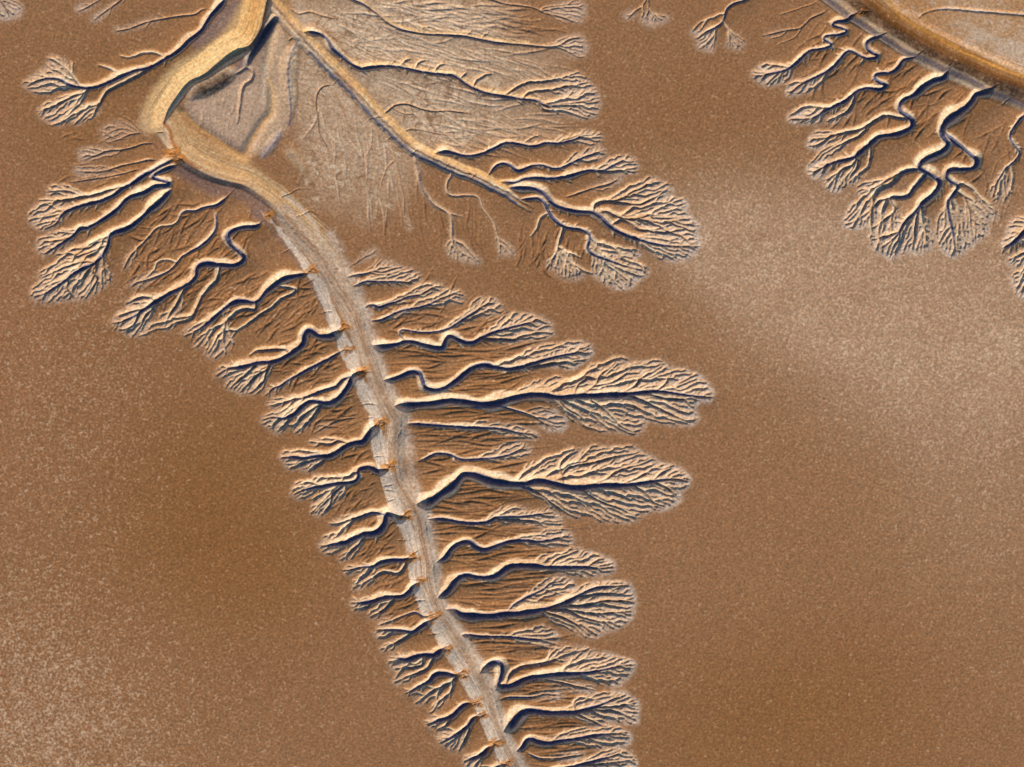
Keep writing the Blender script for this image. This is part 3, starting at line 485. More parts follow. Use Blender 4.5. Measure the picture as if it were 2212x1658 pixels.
# shadowed hollow beside the bend, sag below it, hook, blue swale, wedge
channel(smooth_line(P('L', '1580,180 1480,310 1390,460 1300,600 1240,740'), 6), [8, 16, 15, 11, 4], .6, 1.1, flat=4)
channel(smooth_line(P('L', '1120,790 1010,850 860,930 740,990 650,1060'), 6), [3, 7, 8, 8, 3], .22, .3, flat=6)
channel(smooth_line(P('L', '1010,740 1130,810 1250,745 1315,790 1300,880 1230,930 1195,1000 1170,1200 1150,1360'), 5, .4), [4, 5, 6, 6, 5, 3], .7, .7)
channel(smooth_line(P('L', '1830,420 1760,560 1712,720 1710,900 1730,1080 1740,1250 1720,1380'), 6), [1, 6, 8, 7, 7, 4, 1], .26, .22)
channel(smooth_line(P('L', '1560,60 1700,210 1810,340'), 5, .4), [5], .9, .9)
channel(smooth_line(P('L', '1750,100 1830,150 1960,130 2080,170 2211,200'), 5, .5), [3], .8, .8)
channel(smooth_line(P('L', '1720,440 1810,370'), 5, .4), [3.5], .9, .9)
channel(smooth_line(P('Q', '1420,460 1500,350 1580,240 1640,140'), 6), [.5, 4, 4, 1], .2, .2)
channel(smooth_line(P('Q', '1600,250 1750,420 1850,560 1840,690 1780,760'), 6), [1, 4, 3.5, .5], .12, .12)
def grooves(line, span, n, dep):
    t = np.gradient(line, axis=0); t /= np.hypot(t[:, 0], t[:, 1])[:, None] + 1e-9
    nn = np.c_[-t[:, 1], t[:, 0]]
    for _ in range(n):
        L = int(len(line) * rng.uniform(.15, .5)); i = rng.integers(0, max(1, len(line) - L)); o = rng.uniform(*span)
        sub = line[i:i + L] + nn[i:i + L] * (o + np.cumsum(rng.normal(0, .22, L)))[:, None]
        if len(sub) > 4: channel(sub[::2], [.2, dep * rng.uniform(.5, 1.3), .2], .5, .5, tgt=GRV)
GRV = np.zeros((NY, NX), np.float32)
grooves(main_top, (6, 58), 46, .8); grooves(main_mid, (-75, -6), 80, .7); grooves(bcreek + np.array([11, -9]), (-9, 9), 26, 1.3)
grooves(strip, (-20, 20), 70, 1.2); grooves(thal, (-16, 40), 90, 1.4); grooves(ocreek, (-60, -4), 40, 1.5)
RAISE = np.zeros((NY, NX), np.float32)
wedge = smooth_line(np.vstack([P('L', '545,1250 700,1400 900,1530 1060,1640'), P('Q', '1220,425 1300,280 1440,60'), P('L', '1530,1240 1540,1000 1470,800 1520,500 1600,280')]), 6, .4)
channel(wedge, [5, 5, 6, 5, 5, 4, 4], .3, .3, flat=2, tgt=RAISE)
channel(smooth_line(np.vstack([P('Q', '1700,900 1850,1020 2000,1200'), P('F', '560,110 640,230 700,340')]), 6), [3], .25, .25, tgt=RAISE)
# cracks across the strips and small mud notches
cracks = ['F 470,385 500,360 545,328', 'F 560,645 610,632 655,628', 'F 640,770 700,745 735,705 770,735', 'F 690,890 740,882 790,890', 'F 740,1075 800,1045 850,1020 915,1030', 'F 830,1255 900,1240 950,1250', 'F 860,1340 930,1330', 'F 920,1400 980,1350 1015,1380',
          'G 920,380 990,370', 'G 990,470 1035,440 1060,400', 'G 995,575 1060,560', 'G 1000,600 1065,600', 'G 1010,680 1070,655', 'G 1040,770 1100,790 1160,735 1200,745', 'G 1085,935 1140,930', 'G 1130,1070 1190,1020 1225,1000', 'G 1160,1190 1260,1195', 'G 1200,1340 1270,1330', 'G 1270,1440 1340,1420', 'H 420,560 480,550', 'H 540,690 600,650', 'H 520,780 590,770', 'H 590,885 660,850', 'H 680,1060 760,1020 800,1070', 'H 780,1240 860,1220', 'H 830,1320 900,1290', 'H 930,1510 1000,1480', 'H 1000,1640 1060,1620',
          'C 420,600 440,560 475,520', 'C 655,810 700,780 760,770', 'C 795,930 830,900', 'C 950,1030 1000,985', 'C 1180,1115 1210,1075', 'C 1340,1195 1390,1145', 'Q 960,960 1060,860 1120,790', 'Q 1620,890 1720,850 1830,800 1960,800', 'Q 1800,1110 1900,1070 1970,1045 2050,1090', 'Q 1290,960 1300,1060 1280,1120 1380,1170', 'Q 1640,1510 1740,1460', 'Q 240,180 330,160', 'Q 290,450 460,430', 'Q 380,350 440,340',
          'P 290,190 400,110 440,90', 'P 620,380 710,345', 'P 1040,590 1120,540', 'P 1380,720 1430,680', 'P 1880,960 1960,910', 'P 1960,1160 2060,1080']
for c in cracks:
    t, s = c.split(' ', 1)
    channel(smooth_line(P(t, s), 4, 1.0), [2.0, 3.2, 2.2], 1.7, 1.7, tgt=CRK)
notches = [('F', 520, 350), ('F', 735, 735), ('F', 760, 885), ('F', 850, 1030), ('F', 980, 1370), ('G', 1035, 440), ('G', 1150, 770), ('G', 1190, 1050), ('G', 1240, 1205), ('G', 1325, 1445), ('H', 650, 880), ('H', 750, 1050), ('H', 840, 1235), ('H', 880, 1320), ('H', 960, 1510), ('H', 1035, 1640), ('B', 1780, 325), ('Q', 430, 390), ('Q', 500, 470), ('P', 450, 120), ('G', 985, 150)]
NOTCH = np.zeros((NY, NX), np.float32)
nid = np.full((NY, NX), -1, np.int8)
for k, (t, a, b) in enumerate(notches):
    c = P(t, f'{a},{b}')[0]
    r = 13 + 6 * rng.random()
    w = window(c[0] - 40, c[0] + 40, c[1] - 40, c[1] + 40)
    if w is None: continue
    dx, dy = GX[w] - c[0], GY[w] - c[1]
    an = np.arctan2(dy, dx)
    e = np.hypot(dx * .8 + dy * .35, dy * .95) / (r * (1 + .28 * np.sin(an * 3 + k) + .18 * np.sin(an * 5 + 2 * k)))
    NOTCH[w] = np.maximum(NOTCH[w], 1 - smst(e, .7, 1.2))
    for _ in range(3):
        a0 = rng.uniform(-.6, .6) + (math.pi if _ % 2 else 0)
        L = r * rng.uniform(.7, 1.4)
        l = np.array([c + rng.normal(0, 4, 2), c + np.array([math.cos(a0), math.sin(a0)]) * L * .5 + rng.normal(0, 3, 2), c + np.array([math.cos(a0), math.sin(a0)]) * L])
        channel(smooth_line(l, 4, .8), [2.6, 2.2, 1.2], 1.0, 1.0, tgt=CRK)
# shallow rills on the ground between the gullies
RILL = np.zeros((NY, NX), np.float32)
rill_areas = [
    (np.vstack([P('F', '900,880 1700,880 1800,960'), P('I', '500,480 640,690 560,840 420,880 560,960 700,1150 560,1210'), P('H', '1250,200 1250,300 1150,440 1000,560 1100,760 1280,900 1150,960 1200,1180 1350,1220 1300,1420 1350,1560 1150,1660 1050,1450 980,1200 830,950 620,600 560,300 450,0'), P('F', '1150,1500 1020,1100')]), 1.0, -.04, 420, 170),
    (P('F', '860,560 1250,460 1550,640 1700,760 1500,900 1000,930'), 1.0, -.22, 90, 100),
    (P('B', '1300,560 1500,700 2050,650 2150,900 1950,1150 1700,900 1500,1150 1300,900'), -.72, .62, 150, 85, .9),
    (P('B', '1200,200 1500,230 1700,420 1600,640 1250,900 900,700 1000,420'), -.72, .66, 140, 85, .9),
    (P('F', '560,700 640,790 800,1150 860,1400 940,1600 700,1500 600,1250 500,1060 300,1000 400,900'), -.88, .42, 150, 70, .95),
    (P('G', '900,450 1000,640 1090,800 1190,1100 1250,1280 1320,1500 1200,1560 1050,1350 900,1100 900,900 700,700'), -.8, .55, 130, 55, .9),
    (P('C', '330,560 640,680 860,930 1000,1080 1200,1250 1500,1350 1500,1560 1150,1480 800,1450 520,1250 330,1000'), .22, .97, 60, 130, .7),
    (P('C', '640,430 1000,480 1500,680 1900,780 1900,900 1500,930 1150,1000 900,850'), .97, .22, 90, 150, .75),
    (P('C', '300,60 600,60 900,240 1500,330 1800,420 1700,520 1200,440 700,400 420,240'), .95, .28, 90, 170, .75),
    (P('C', '640,0 1500,40 1800,200 1500,240 1000,180'), .98, .16, 110, 90),
    (P('L', '640,1100 1000,900 1150,900 1150,1450 1050,1580 700,1330'), -.1, 1.0, 26, 40, .5),
    (P('A', '480,860 920,900 1000,1000 900,1200 600,1240 480,1150'), -.97, .22, 20, 70, .6),
    (P('E', '600,880 850,900 1050,1020 1050,1120 700,1150 560,1000'), -.2, .98, 40, 80),
    (P('D', '900,80 1900,560 1900,800 1650,1000 1500,800 1300,700 1100,950 900,650 700,300'), -.72, .66, 130, 90, .85),
    (P('D', '1750,900 2200,700 2211,1300 2000,1450 1900,1200'), -.35, .93, 40, 90, .7),
]
for poly, dx, dy, n, ln, *dk in rill_areas:
    dk = dk[0] if dk else 1.0
    lo, hi = poly.min(0), poly.max(0); k = 0; tries = 0
    while k < n and tries < n * 20:
        tries += 1
        c = rng.random(2) * (hi - lo) + lo
        if not pip(poly, c[None])[0]: continue
        k += 1
        L = ln * rng.uniform(.5, 1.5); m = max(4, int(L / 9)); jn = .04 if dx == 1.0 and dy == -.04 else .07 if (dx > .2 and dy > 0) else .13; a = math.atan2(dy, dx) + rng.normal(0, jn)
        pts_ = [c]
        for i in range(m):
            a += rng.normal(0, jn * 1.2)
            pts_.append(pts_[-1] + np.array([math.cos(a), math.sin(a)]) * L / m)
        channel(smooth_line(np.array(pts_), 8), [1.0 * dk, rng.uniform(1.8, 4.4) * dk, .4], .55, .55, tgt=RILL)
print('setting', round(time.time() - T0, 1))
for line, half, idx in ((main_top, 46, 0), (main_mid, 60, 0), (strip, 30, 0), (thal, 36, 0), (bcreek, 26, 1), (ocreek, 58, 2), (ostrip, 16, 2)):
    own_creek(line, half, idx)
# ----------------------------------------------------------------- elevation
und = fbm(420, 11) * 1.2 + fbm(90, 21) * .35
RILL = blur(RILL, .6)
VAL = blur(VAL, 5)
RAISE = blur(RAISE, 2)
Cs = blur(C, .55)
crk = np.zeros((NY, NX), np.float32)
gran = noise(9, 31) * .5 + noise(5, 32) * .5
CRKs = blur(CRK, .5)
Z = -(Cs + CRKs + GRV + np.maximum(RILL - Cs * .5, 0) + VAL) + RAISE + und + gran * .16
wall = noise(22, 41, sx=.6, sy=.6) + noise(10, 42) + .7 * noise(6, 43)
Z += wall * (1 - .92 * blur((CREEK >= 0).astype(np.float32), 3)) * np.clip(Cs, 0, 9) * .12
# fade to the flat outer plain at the sheet's rim (outside the view)
rim = np.minimum(np.minimum(GX - X0, X1 - GX), np.minimum(GY - Y0, Y1 - GY))
fade = smst(rim, 4, 70)
Z = Z * fade
# ------------------------------------------------------------ mineral colours, wall shade included
def lin(r, g, b):
    f = lambda c: ((c / 255 + .055) / 1.055) ** 2.4 if c > 10 else c / 255 / 12.92
    return np.array([f(r), f(g), f(b)], np.float32) / LIGHT
LIGHT = np.array(LIGHT_RGB, np.float32)
COL = np.empty((NY, NX, 3), np.float32); COL[:] = lin(153, 111, 79)
def mixc(col, m):
    m = np.clip(m, 0, 1)[..., None]
    COL[...] = COL * (1 - m) + np.asarray(col, np.float32) * m
def blob(cx, cy, rx, ry=None, ang=0.0):
    ry = ry or rx; c, s = math.cos(ang), math.sin(ang)
    u = ((GX - cx) * c + (GY - cy) * s) / rx; v = (-(GX - cx) * s + (GY - cy) * c) / ry
    return np.exp(-(u * u + v * v))
RN = None
def stroke(line, half, soft, rough=0.0):
    a = np.zeros((NY, NX), np.float32)
    channel(line, [half + soft], 1.0, 1.0, 0, tgt=a)
    if rough:
        a = np.where(a > 0, a + rough * (noise(34, 97) * .6 + noise(13, 98) * .6), 0)
    return smst(a, 0, 2 * soft)
def area(poly, soft):
    a = np.zeros((NY, NX), np.float32); w, m = inside(poly)
    if w is not None: a[w][m] = 1
    return blur(a, soft / STEP)
warp = fbm(120, 51)
big = fbm(600, 61)
# saturated damp ochre
mixc(lin(141, 96, 55), .65 * blob(560, 1480, 330, 470, .5) + .5 * blob(820, 1750, 300) + .7 * blob(2380, 2150, 560, 330, -.2) + .5 * blob(300, 330, 260) + .35 * blob(2050, 430, 260) + .3 * blob(1750, 880, 420, 110, .15) + .25 * blob(430, 900, 300, 140, -.6))
mixc(lin(165, 125, 92), .35 * np.clip(big, 0, 1))
# salt bloom
swx = 90 * fbm(340, 63); 
S = 1.0 * blob(2420, 800, 330, 230, .3) + .25 * blob(2180, 760, 160, 120) + .3 * blob(2750, 900, 420, 300) + .9 * blob(2990, 960, 330, 260) + .5 * blob(2680, 1080, 480, 260, .5) + .35 * blob(2950, 1500, 300, 420) + .5 * blob(2150, 700, 260, 160, .5)
mixc(lin(192, 158, 132), .62 * np.clip(S, 0, 1) * (1 + .2 * warp))
mixc(lin(158, 112, 80), .35 * blob(40, 1280, 260, 420) + .5 * blob(20, 800, 200, 420) + .4 * blob(60, 2150, 420, 300) + .35 * blob(2000, 1500, 260, 200))
SPK_W = .07 + .62 * blob(40, 2220, 620, 480, -.3) + .12 * blob(150, 1350, 420, 500) + .42 * np.clip(S, 0, 1.0) * (1 + .3 * warp) + .2 * blob(330, 1150, 400)
SPK_W *= 1 - .8 * np.clip(blob(700, 1500, 330, 500, .4), 0, 1)
# rippled pale ground between the creeks
rip_poly = np.vstack([P('C', '150,60 500,-60 1100,-60 1700,40 1500,250 2000,330 1900,520 1950,700 1980,900 1500,960 1150,1010 900,900 640,620 330,300'), ])
rip2 = np.vstack([P('C', '170,300 300,330 620,640 840,900 1000,1100 900,1350 700,1500 450,1420 250,1300 230,900 160,700')])
rm = area(rip_poly, 34) * (.55 + .45 * (1 - smst(GX, 1250, 1650))); rm2 = area(rip2, 26)
wx = noise(46, 71) * 16 + noise(18, 72) * 5; wy = noise(46, 73) * 16 + noise(18, 74) * 5
ripple = noise(15, 75, sx=1.7, sy=.8, ang=.35, wx=wx, wy=wy) * .6 + noise(7.5, 76, wx=wx * .6, wy=wy * .6, sx=1.4, ang=.6) * .5
mixc(lin(200, 171, 146), .98 * rm * np.clip(.95 + .25 * warp, 0, 1))
mixc(lin(194, 163, 138), .92 * rm2 * (1 - .6 * smst(GY, 420, 680)))
RM = np.clip(rm + rm2, 0, 1)
rid = 1 - np.abs(noise(13, 77, sx=1.9, sy=.9, ang=.3, wx=wx, wy=wy)) * 2.4
rid2 = 1 - np.abs(noise(9, 78, sx=1.5, sy=.9, ang=.5, wx=wx * .7, wy=wy * .7)) * 2.4
patchy = .35 + .65 * smst(noise(110, 79) + .5 * noise(40, 80), -.4, .5)
mixc(lin(218, 194, 170), RM * .75 * smst(ripple, .0, .5) * patchy)
mixc(lin(124, 84, 56), RM * .7 * smst(rid, .45, .95) * patchy)
mixc(lin(140, 98, 66), RM * .4 * smst(rid2, .5, .95))
# gully walls: dry cream crumb paled to brighten sunlit faces, banded ochre below, wet silt floor painted dark blue as shade
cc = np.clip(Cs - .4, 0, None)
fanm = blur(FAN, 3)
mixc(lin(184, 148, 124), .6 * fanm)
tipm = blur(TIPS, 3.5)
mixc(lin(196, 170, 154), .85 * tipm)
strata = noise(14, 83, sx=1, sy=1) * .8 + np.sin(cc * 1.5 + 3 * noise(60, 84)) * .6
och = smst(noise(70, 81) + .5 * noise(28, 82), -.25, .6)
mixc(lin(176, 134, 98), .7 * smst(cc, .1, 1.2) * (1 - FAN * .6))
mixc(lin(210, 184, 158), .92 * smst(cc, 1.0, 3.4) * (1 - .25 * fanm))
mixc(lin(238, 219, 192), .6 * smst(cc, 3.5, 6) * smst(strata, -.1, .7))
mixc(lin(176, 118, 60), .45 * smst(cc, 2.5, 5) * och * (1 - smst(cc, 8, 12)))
mixc(lin(112, 82, 62), .75 * smst(cc, 9, 16))  # deep walls painted darker brown, adding to their shade
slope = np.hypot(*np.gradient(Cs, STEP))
mixc(lin(86, 88, 118), .85 * smst(slope, .86, 1.08) * smst(cc, .8, 2.4))  # blue shade painted onto the steep walls facing away from the sun
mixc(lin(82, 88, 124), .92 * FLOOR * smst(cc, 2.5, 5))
valm = smst(VAL, .5, 4) * (1 - FAN)
mixc(lin(152, 104, 62), .50 * valm * (1 - smst(cc, .3, 1.4)) * (.5 + .5 * smst(noise(80, 85), -.5, .5)))
mixc(lin(128, 88, 58), .45 * smst(RILL, .6, 1.8) * (1 - smst(cc, .3, 1.4)) * (1 - RM))
mixc(lin(212, 188, 168), .5 * smst(RILL, .3, 1.4) * (1 - smst(cc, .3, 1.4)) * RM)
# white salt rim just outside the fan tips
outer = (1 - smst(cc, .2, 1.2))
hb = blur(HALO, 3.6); ht = blur(HALO, 13)
softrim = .25 + .75 * smst(noise(14, 86) + .8 * noise(7, 87), -.5, .5)
TIP = .26 + .74 * smst(GX, 1450, 1750) * smst(GX + GY, 2100, 2600)
mixc(lin(212, 188, 172), np.clip(2.8 * hb * outer * TIP * softrim * (1 - FAN * .5), 0, .9))
tipg = sum(blob(x, y, r, r * 1.1) for x, y, r in ((2135, 1185, 62), (2085, 1450, 62), (1915, 1815, 60), (1910, 2000, 48), (1920, 2125, 52), (2100, 1270, 50), (2040, 1520, 50), (2085, 720, 60), (2070, 640, 50), (1880, 2210, 40), (1850, 1700, 36)))
mixc(lin(210, 188, 174), .8 * np.clip(tipg * 1.3, 0, 1) * np.clip(2.4 * blur(FAN, 3.6), 0, 1) * (.55 + .45 * softrim) * outer * (1 - .6 * fanm))
mixc(lin(172, 136, 108), np.clip(.4 * ht * outer * softrim * (1 - FAN * .5) * (.35 + .65 * smst(GX, 900, 1300)), 0, .42))
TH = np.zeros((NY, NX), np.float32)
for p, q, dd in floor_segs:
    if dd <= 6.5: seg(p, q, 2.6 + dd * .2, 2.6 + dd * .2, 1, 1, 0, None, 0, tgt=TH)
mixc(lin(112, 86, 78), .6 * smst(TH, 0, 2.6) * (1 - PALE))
PB = blur(PALE, 2)
mixc(lin(190, 158, 132), .6 * PB)
# ------------------------------------------------------------- creek colours
def along(line, half, n, spread, col, alpha, width=1.5, lmin=.15, lmax=.5):
    """thin drying streaks running with the creek"""
    t = np.gradient(line, axis=0); t /= np.hypot(t[:, 0], t[:, 1])[:, None] + 1e-9
    nn = np.c_[-t[:, 1], t[:, 0]]
    a = np.zeros((NY, NX), np.float32)
    for _ in range(n):
        L = int(len(line) * rng.uniform(lmin, lmax)); i = rng.integers(0, max(1, len(line) - L))
        o = rng.uniform(half[0], half[1])
        sub = line[i:i + L] + nn[i:i + L] * (o + np.cumsum(rng.normal(0, .18, L)))[:, None] * spread
        if len(sub) > 2: channel(sub[::2], [.3, width, width, .3], .8, .8, tgt=a)
    mixc(col, alpha * smst(a, 0, width * .9))
cream, beige, mauve, whit = lin(216, 176, 128), lin(194, 158, 124), lin(160, 128, 116), lin(206, 184, 168)
slate, orange, dbrown = lin(116, 108, 124), lin(206, 140, 56), lin(100, 64, 34)
bank = P('L', '1200,-400 1450,-400 1455,60 1400,260 1360,380 1280,500 1080,610 900,740 700,860 560,960 420,1140 330,1330 290,1470 110,1470 70,1330 110,1180 200,1010 340,830 480,680 640,600 800,520 950,400 1050,290 1110,180 1200,0')
isl = P('L', '640,470 850,250 960,120 1080,0 1300,-400 1500,-400 1240,0 1160,180 1040,320 880,450 680,550')
mixc(mauve, .9 * area(isl, 7))
mixc(cream, .95 * area(bank, 6))
mixc(orange, .55 * area(P('L', '1250,-300 1440,-300 1440,60 1380,280 1340,380 1280,460 1180,440 1180,300 1240,150'), 16))
along(main_top, (6, 58), 30, 1.0, lin(160, 110, 60), .4, 1.5)
along(main_top, (6, 58), 26, 1.0, lin(232, 196, 146), .6, 2.0)
mixc(lin(196, 160, 132), .5 * area(P('L', '70,1250 160,1180 170,1480 60,1480'), 9))
plain = P('L', '1600,240 1700,420 1720,800 1720,1400 1500,1650 1220,1700 1000,1600 640,1320 570,1180 620,1000 740,920 1000,760 1130,800 1260,720 1400,560')
mixc(lin(178, 150, 132), .9 * area(plain, 9))
inner = P('L', '620,1120 860,1060 1100,860 1300,900 1420,900 1440,1250 1220,1600 700,1340')
mixc(lin(190, 160, 138), .98 * area(inner, 12) * (.8 + .5 * ripple))
rightv = np.vstack([P('L', '1560,300 1700,380 1690,900 1700,1300 1640,1500'), P('Q', '1540,350 1300,430 1260,330 1420,60'), P('L', '1560,1000 1500,760 1530,520')])
mixc(lin(196, 164, 136), .8 * area(rightv, 9))
bar = np.vstack([P('L', '430,1180 540,1230'), P('Q', '520,0 600,100 800,250 1050,360 1220,430 1440,640 1700,830 1900,1000 2050,1200 2211,1450 2300,1620 2211,1680 2000,1400 1750,1150 1560,970 1400,840 1250,750 1000,690 800,610 600,510 500,380 430,250 410,100')])
mixc(lin(198, 156, 112), .92 * area(bar, 6))
along(main_mid, (-75, -4), 60, 1.0, lin(228, 196, 158), .5, 1.7, .1, .35)
along(main_mid, (-75, -4), 40, 1.0, lin(160, 112, 70), .5, 1.4, .1, .35)
mixc(lin(204, 150, 88), .75 * stroke(wedge[:int(len(wedge) * .75)], 4, 7))
mixc(lin(222, 190, 150), .6 * stroke(wedge[int(len(wedge) * .6):], 5, 8))
oedge2 = smooth_line(P('Q', '330,60 400,150 425,280 500,400 600,500 700,570'), 6)
mixc(lin(168, 100, 36), .85 * stroke(oedge2, 5, 5))
bed = P('Q', '430,560 550,500 800,620 1050,710 1280,790 1430,900 1560,1050 1640,1130 1400,1150 1290,1120 1270,950 1050,850 900,900 700,780 560,700 430,640')
mixc(lin(134, 104, 92), .85 * area(bed, 8))
along(main_mid, (8, 42), 30, 1.0, lin(104, 82, 84), .5, 1.8, .1, .4)
wst = smooth_line(np.vstack([P('Q', '1660,860 1850,1010 2000,1190'), P('F', '560,110 640,230 710,350')]), 8)
mixc(lin(214, 188, 166), .8 * stroke(wst, 7, 5))
sag = P('L', '640,1010 700,940 860,860 1000,770 1110,820 1080,900 1000,980 860,1050 720,1060 650,1090')
mixc(lin(84, 66, 52), .85 * area(sag, 6) * (1 + .5 * gran))
hollow_shade = P('L', '1260,600 1380,330 1480,210 1590,160 1600,230 1520,370 1400,560 1280,700')
mixc(lin(58, 60, 84), .9 * area(hollow_shade, 6))  # shadow in the hollow painted dark blue over its wet mud
mixc(lin(110, 104, 116), .7 * area(P('L', '1100,760 1260,600 1300,690 1220,770 1110,810'), 7))
swale = smooth_line(P('L', '1830,420 1760,560 1712,720 1710,900 1730,1080 1740,1250 1720,1380'), 6)
mixc(lin(92, 92, 120), .85 * stroke(swale, 2.5, 4))
mixc(lin(222, 200, 176), .7 * stroke(smooth_line(P('L', '1440,720 1450,900 1440,1150'), 6), 4, 8))
mixc(lin(146, 140, 156), .6 * stroke(smooth_line(P('Q', '1440,420 1540,300 1600,200'), 6), 10, 10))
mixc(lin(124, 86, 56), .6 * stroke(smooth_line(P('Q', '1620,270 1750,420 1830,560 1800,700'), 6), 8, 14))
topm = P('L', '1480,-400 2000,-400 1900,100 1800,250 1700,200 1560,60')
mixc(lin(178, 136, 98), .75 * area(topm, 10)); mixc(lin(200, 176, 158), .6 * area(P('L', '1740,-200 1860,-200 1900,130 1960,300 1850,300 1780,150'), 10))
# lower creek: pale cracked strip, brown thalweg, speckled white right margin
sa = np.zeros((NY, NX), np.float32); channel(strip, np.interp(np.linspace(0, 1, len(strip)), [0, .06, .16, .4, .8, 1], [8, 12, 21, 24, 21, 18]), 1, 1, 0, tgt=sa)
STRIP = smst(np.where(sa > 0, sa + 7 * (noise(34, 97) * .6 + noise(13, 98) * .6), 0), 0, 8); RP = stroke(rpale, 12, 18, 9)
mixc(lin(188, 162, 142), .88 * stroke(thal, 32, 12, 10))
grain = smst(gran, -.25, .35)
mixc(lin(212, 192, 178), .95 * STRIP)
mixc(lin(208, 186, 170), RP * (.5 + .4 * grain))
mixc(lin(156, 114, 80), .62 * stroke(thal, 6, 7, 6))
along(strip, (-20, 20), 90, 1.0, lin(216, 194, 172), .55, 1.5, .03, .15)
along(strip, (-22, 22), 70, 1.0, lin(150, 112, 84), .5, 1.2, .03, .14)
along(thal, (-16, 26), 70, 1.0, lin(138, 96, 70), .5, 1.4, .04, .2)
along(thal, (-10, 40), 90, 1.0, lin(206, 182, 162), .5, 1.5, .03, .15)
mixc(lin(128, 112, 116), .5 * stroke(strip[:60] + np.array([-16, 6]), 3, 5))
mixc(lin(184, 120, 52), .92 * NOTCH * (1 - .35 * grain))
# straight branch creek
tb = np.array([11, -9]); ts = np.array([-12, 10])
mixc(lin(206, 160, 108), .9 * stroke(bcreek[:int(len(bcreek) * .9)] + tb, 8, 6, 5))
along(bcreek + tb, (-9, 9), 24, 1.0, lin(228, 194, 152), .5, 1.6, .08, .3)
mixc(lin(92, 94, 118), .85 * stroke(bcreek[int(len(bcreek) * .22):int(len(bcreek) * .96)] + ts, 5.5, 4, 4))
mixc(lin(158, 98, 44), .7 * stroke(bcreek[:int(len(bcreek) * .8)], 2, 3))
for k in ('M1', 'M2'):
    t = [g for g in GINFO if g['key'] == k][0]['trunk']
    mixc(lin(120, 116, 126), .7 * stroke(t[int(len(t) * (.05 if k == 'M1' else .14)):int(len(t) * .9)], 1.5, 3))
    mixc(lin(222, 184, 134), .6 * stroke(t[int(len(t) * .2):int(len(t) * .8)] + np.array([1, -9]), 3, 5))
t1 = [g for g in GINFO if g['key'] == 'T1'][0]['trunk']; mixc(lin(96, 96, 112), .7 * stroke(t1[:int(len(t1) * .6)], 3, 4))
# outer creek
far = np.vstack([P('P', '300,-600 700,0 900,200 1200,370 1500,540 1800,680 2211,840 3000,1180 3000,-600')])
fm = area(far, 8)
mixc(lin(192, 152, 118), .85 * fm)
mixc(lin(202, 176, 156), fm * .75 * smst(noise(150, 91, sx=2, sy=.7, ang=.45) + .45 * noise(40, 92), -.1, .6))
mixc(lin(172, 120, 74), fm * .5 * smst(-noise(150, 91, sx=2, sy=.7, ang=.45), .1, .7))
mixc(lin(206, 186, 172), fm * .4 * smst(ripple, .2, .5))
mixc(lin(124, 98, 84), .85 * stroke(ostrip, 11, 6))
mixc(lin(116, 106, 114), .7 * stroke(ostrip, 6, 4))
mixc(dbrown * .9, .92 * stroke(ograv, 17, 6) * (1 - .3 * grain)); mixc(lin(140, 94, 58), .5 * stroke(ograv, 16, 8) * smst(gran, .1, .5))
mixc(lin(128, 80, 24), .92 * stroke(obank, 20, 6) * (1 - .12 * grain))
mixc(lin(84, 50, 16), .6 * stroke(obank + np.array([-7, 9]), 7, 8))
mixc(lin(186, 132, 62), .85 * stroke(oedge, 4, 6))
mixc(lin(196, 194, 200), .7 * stroke(smooth_line(P('P', '1240,105 1400,95 1700,120 2211,160 2700,190'), 6), 1.5, 3))
mixc(lin(92, 58, 34), .75 * smst(CRKs, .5, 2.4))
COL *= (1 + .06 * gran + .05 * noise(4.2, 95))[..., None]
COL = np.clip(COL, .004, .92)
fc = (fade ** .5)[..., None]; COL = COL * fc + lin(152, 108, 72) * (1 - fc)
SPK_W = np.clip(SPK_W * (1 - smst(cc, .2, 1.5)) * (1 - .7 * RM), 0, 1) * (1 - .8 * area(bank, 8))
print('paint', round(time.time() - T0, 1))
# ------------------------------------------------------------------ ownership
band = np.zeros((NY, NX), np.float32)
ID = np.full((NY, NX), -1, np.int32)                   # -1 mudflat, 0..2 creeks, 10+2g trunk, 11+2g fan
ID[CREEK >= 0] = CREEK[CREEK >= 0]
g = (OWN >= 0) & ((Cs > .45) | (FAN > 0)) & (PART > 0)
incre = (CREEK >= 0)
tk = g & (PART == 1) & ~(incre & (NOTCH > .3)); fn = g & (PART == 2) & ~incre
tk &= ~(incre & (Cs < 5))
ID[tk] = 10 + 2 * OWN[tk]; ID[fn] = 11 + 2 * OWN[fn]
def pieces(mask):
    """connected pieces of a boolean window, labelled 1..n"""
    lab = np.where(mask, np.arange(1, mask.size + 1).reshape(mask.shape), 0)
    while True:
        p = np.pad(lab, 1); n = np.maximum.reduce([p[1:-1, 1:-1], p[:-2, 1:-1], p[2:, 1:-1], p[1:-1, :-2], p[1:-1, 2:]])
        n[~mask] = 0
        # pointer jumping makes long shapes settle quickly
        flat_ = np.r_[0, n.ravel()]
        m2 = flat_[n]; m2[~mask] = 0; m2 = np.maximum(n, m2)
        if (m2 == lab).all(): return lab
        lab = m2
PIECES = {}
QW = ID[:-1, :-1]
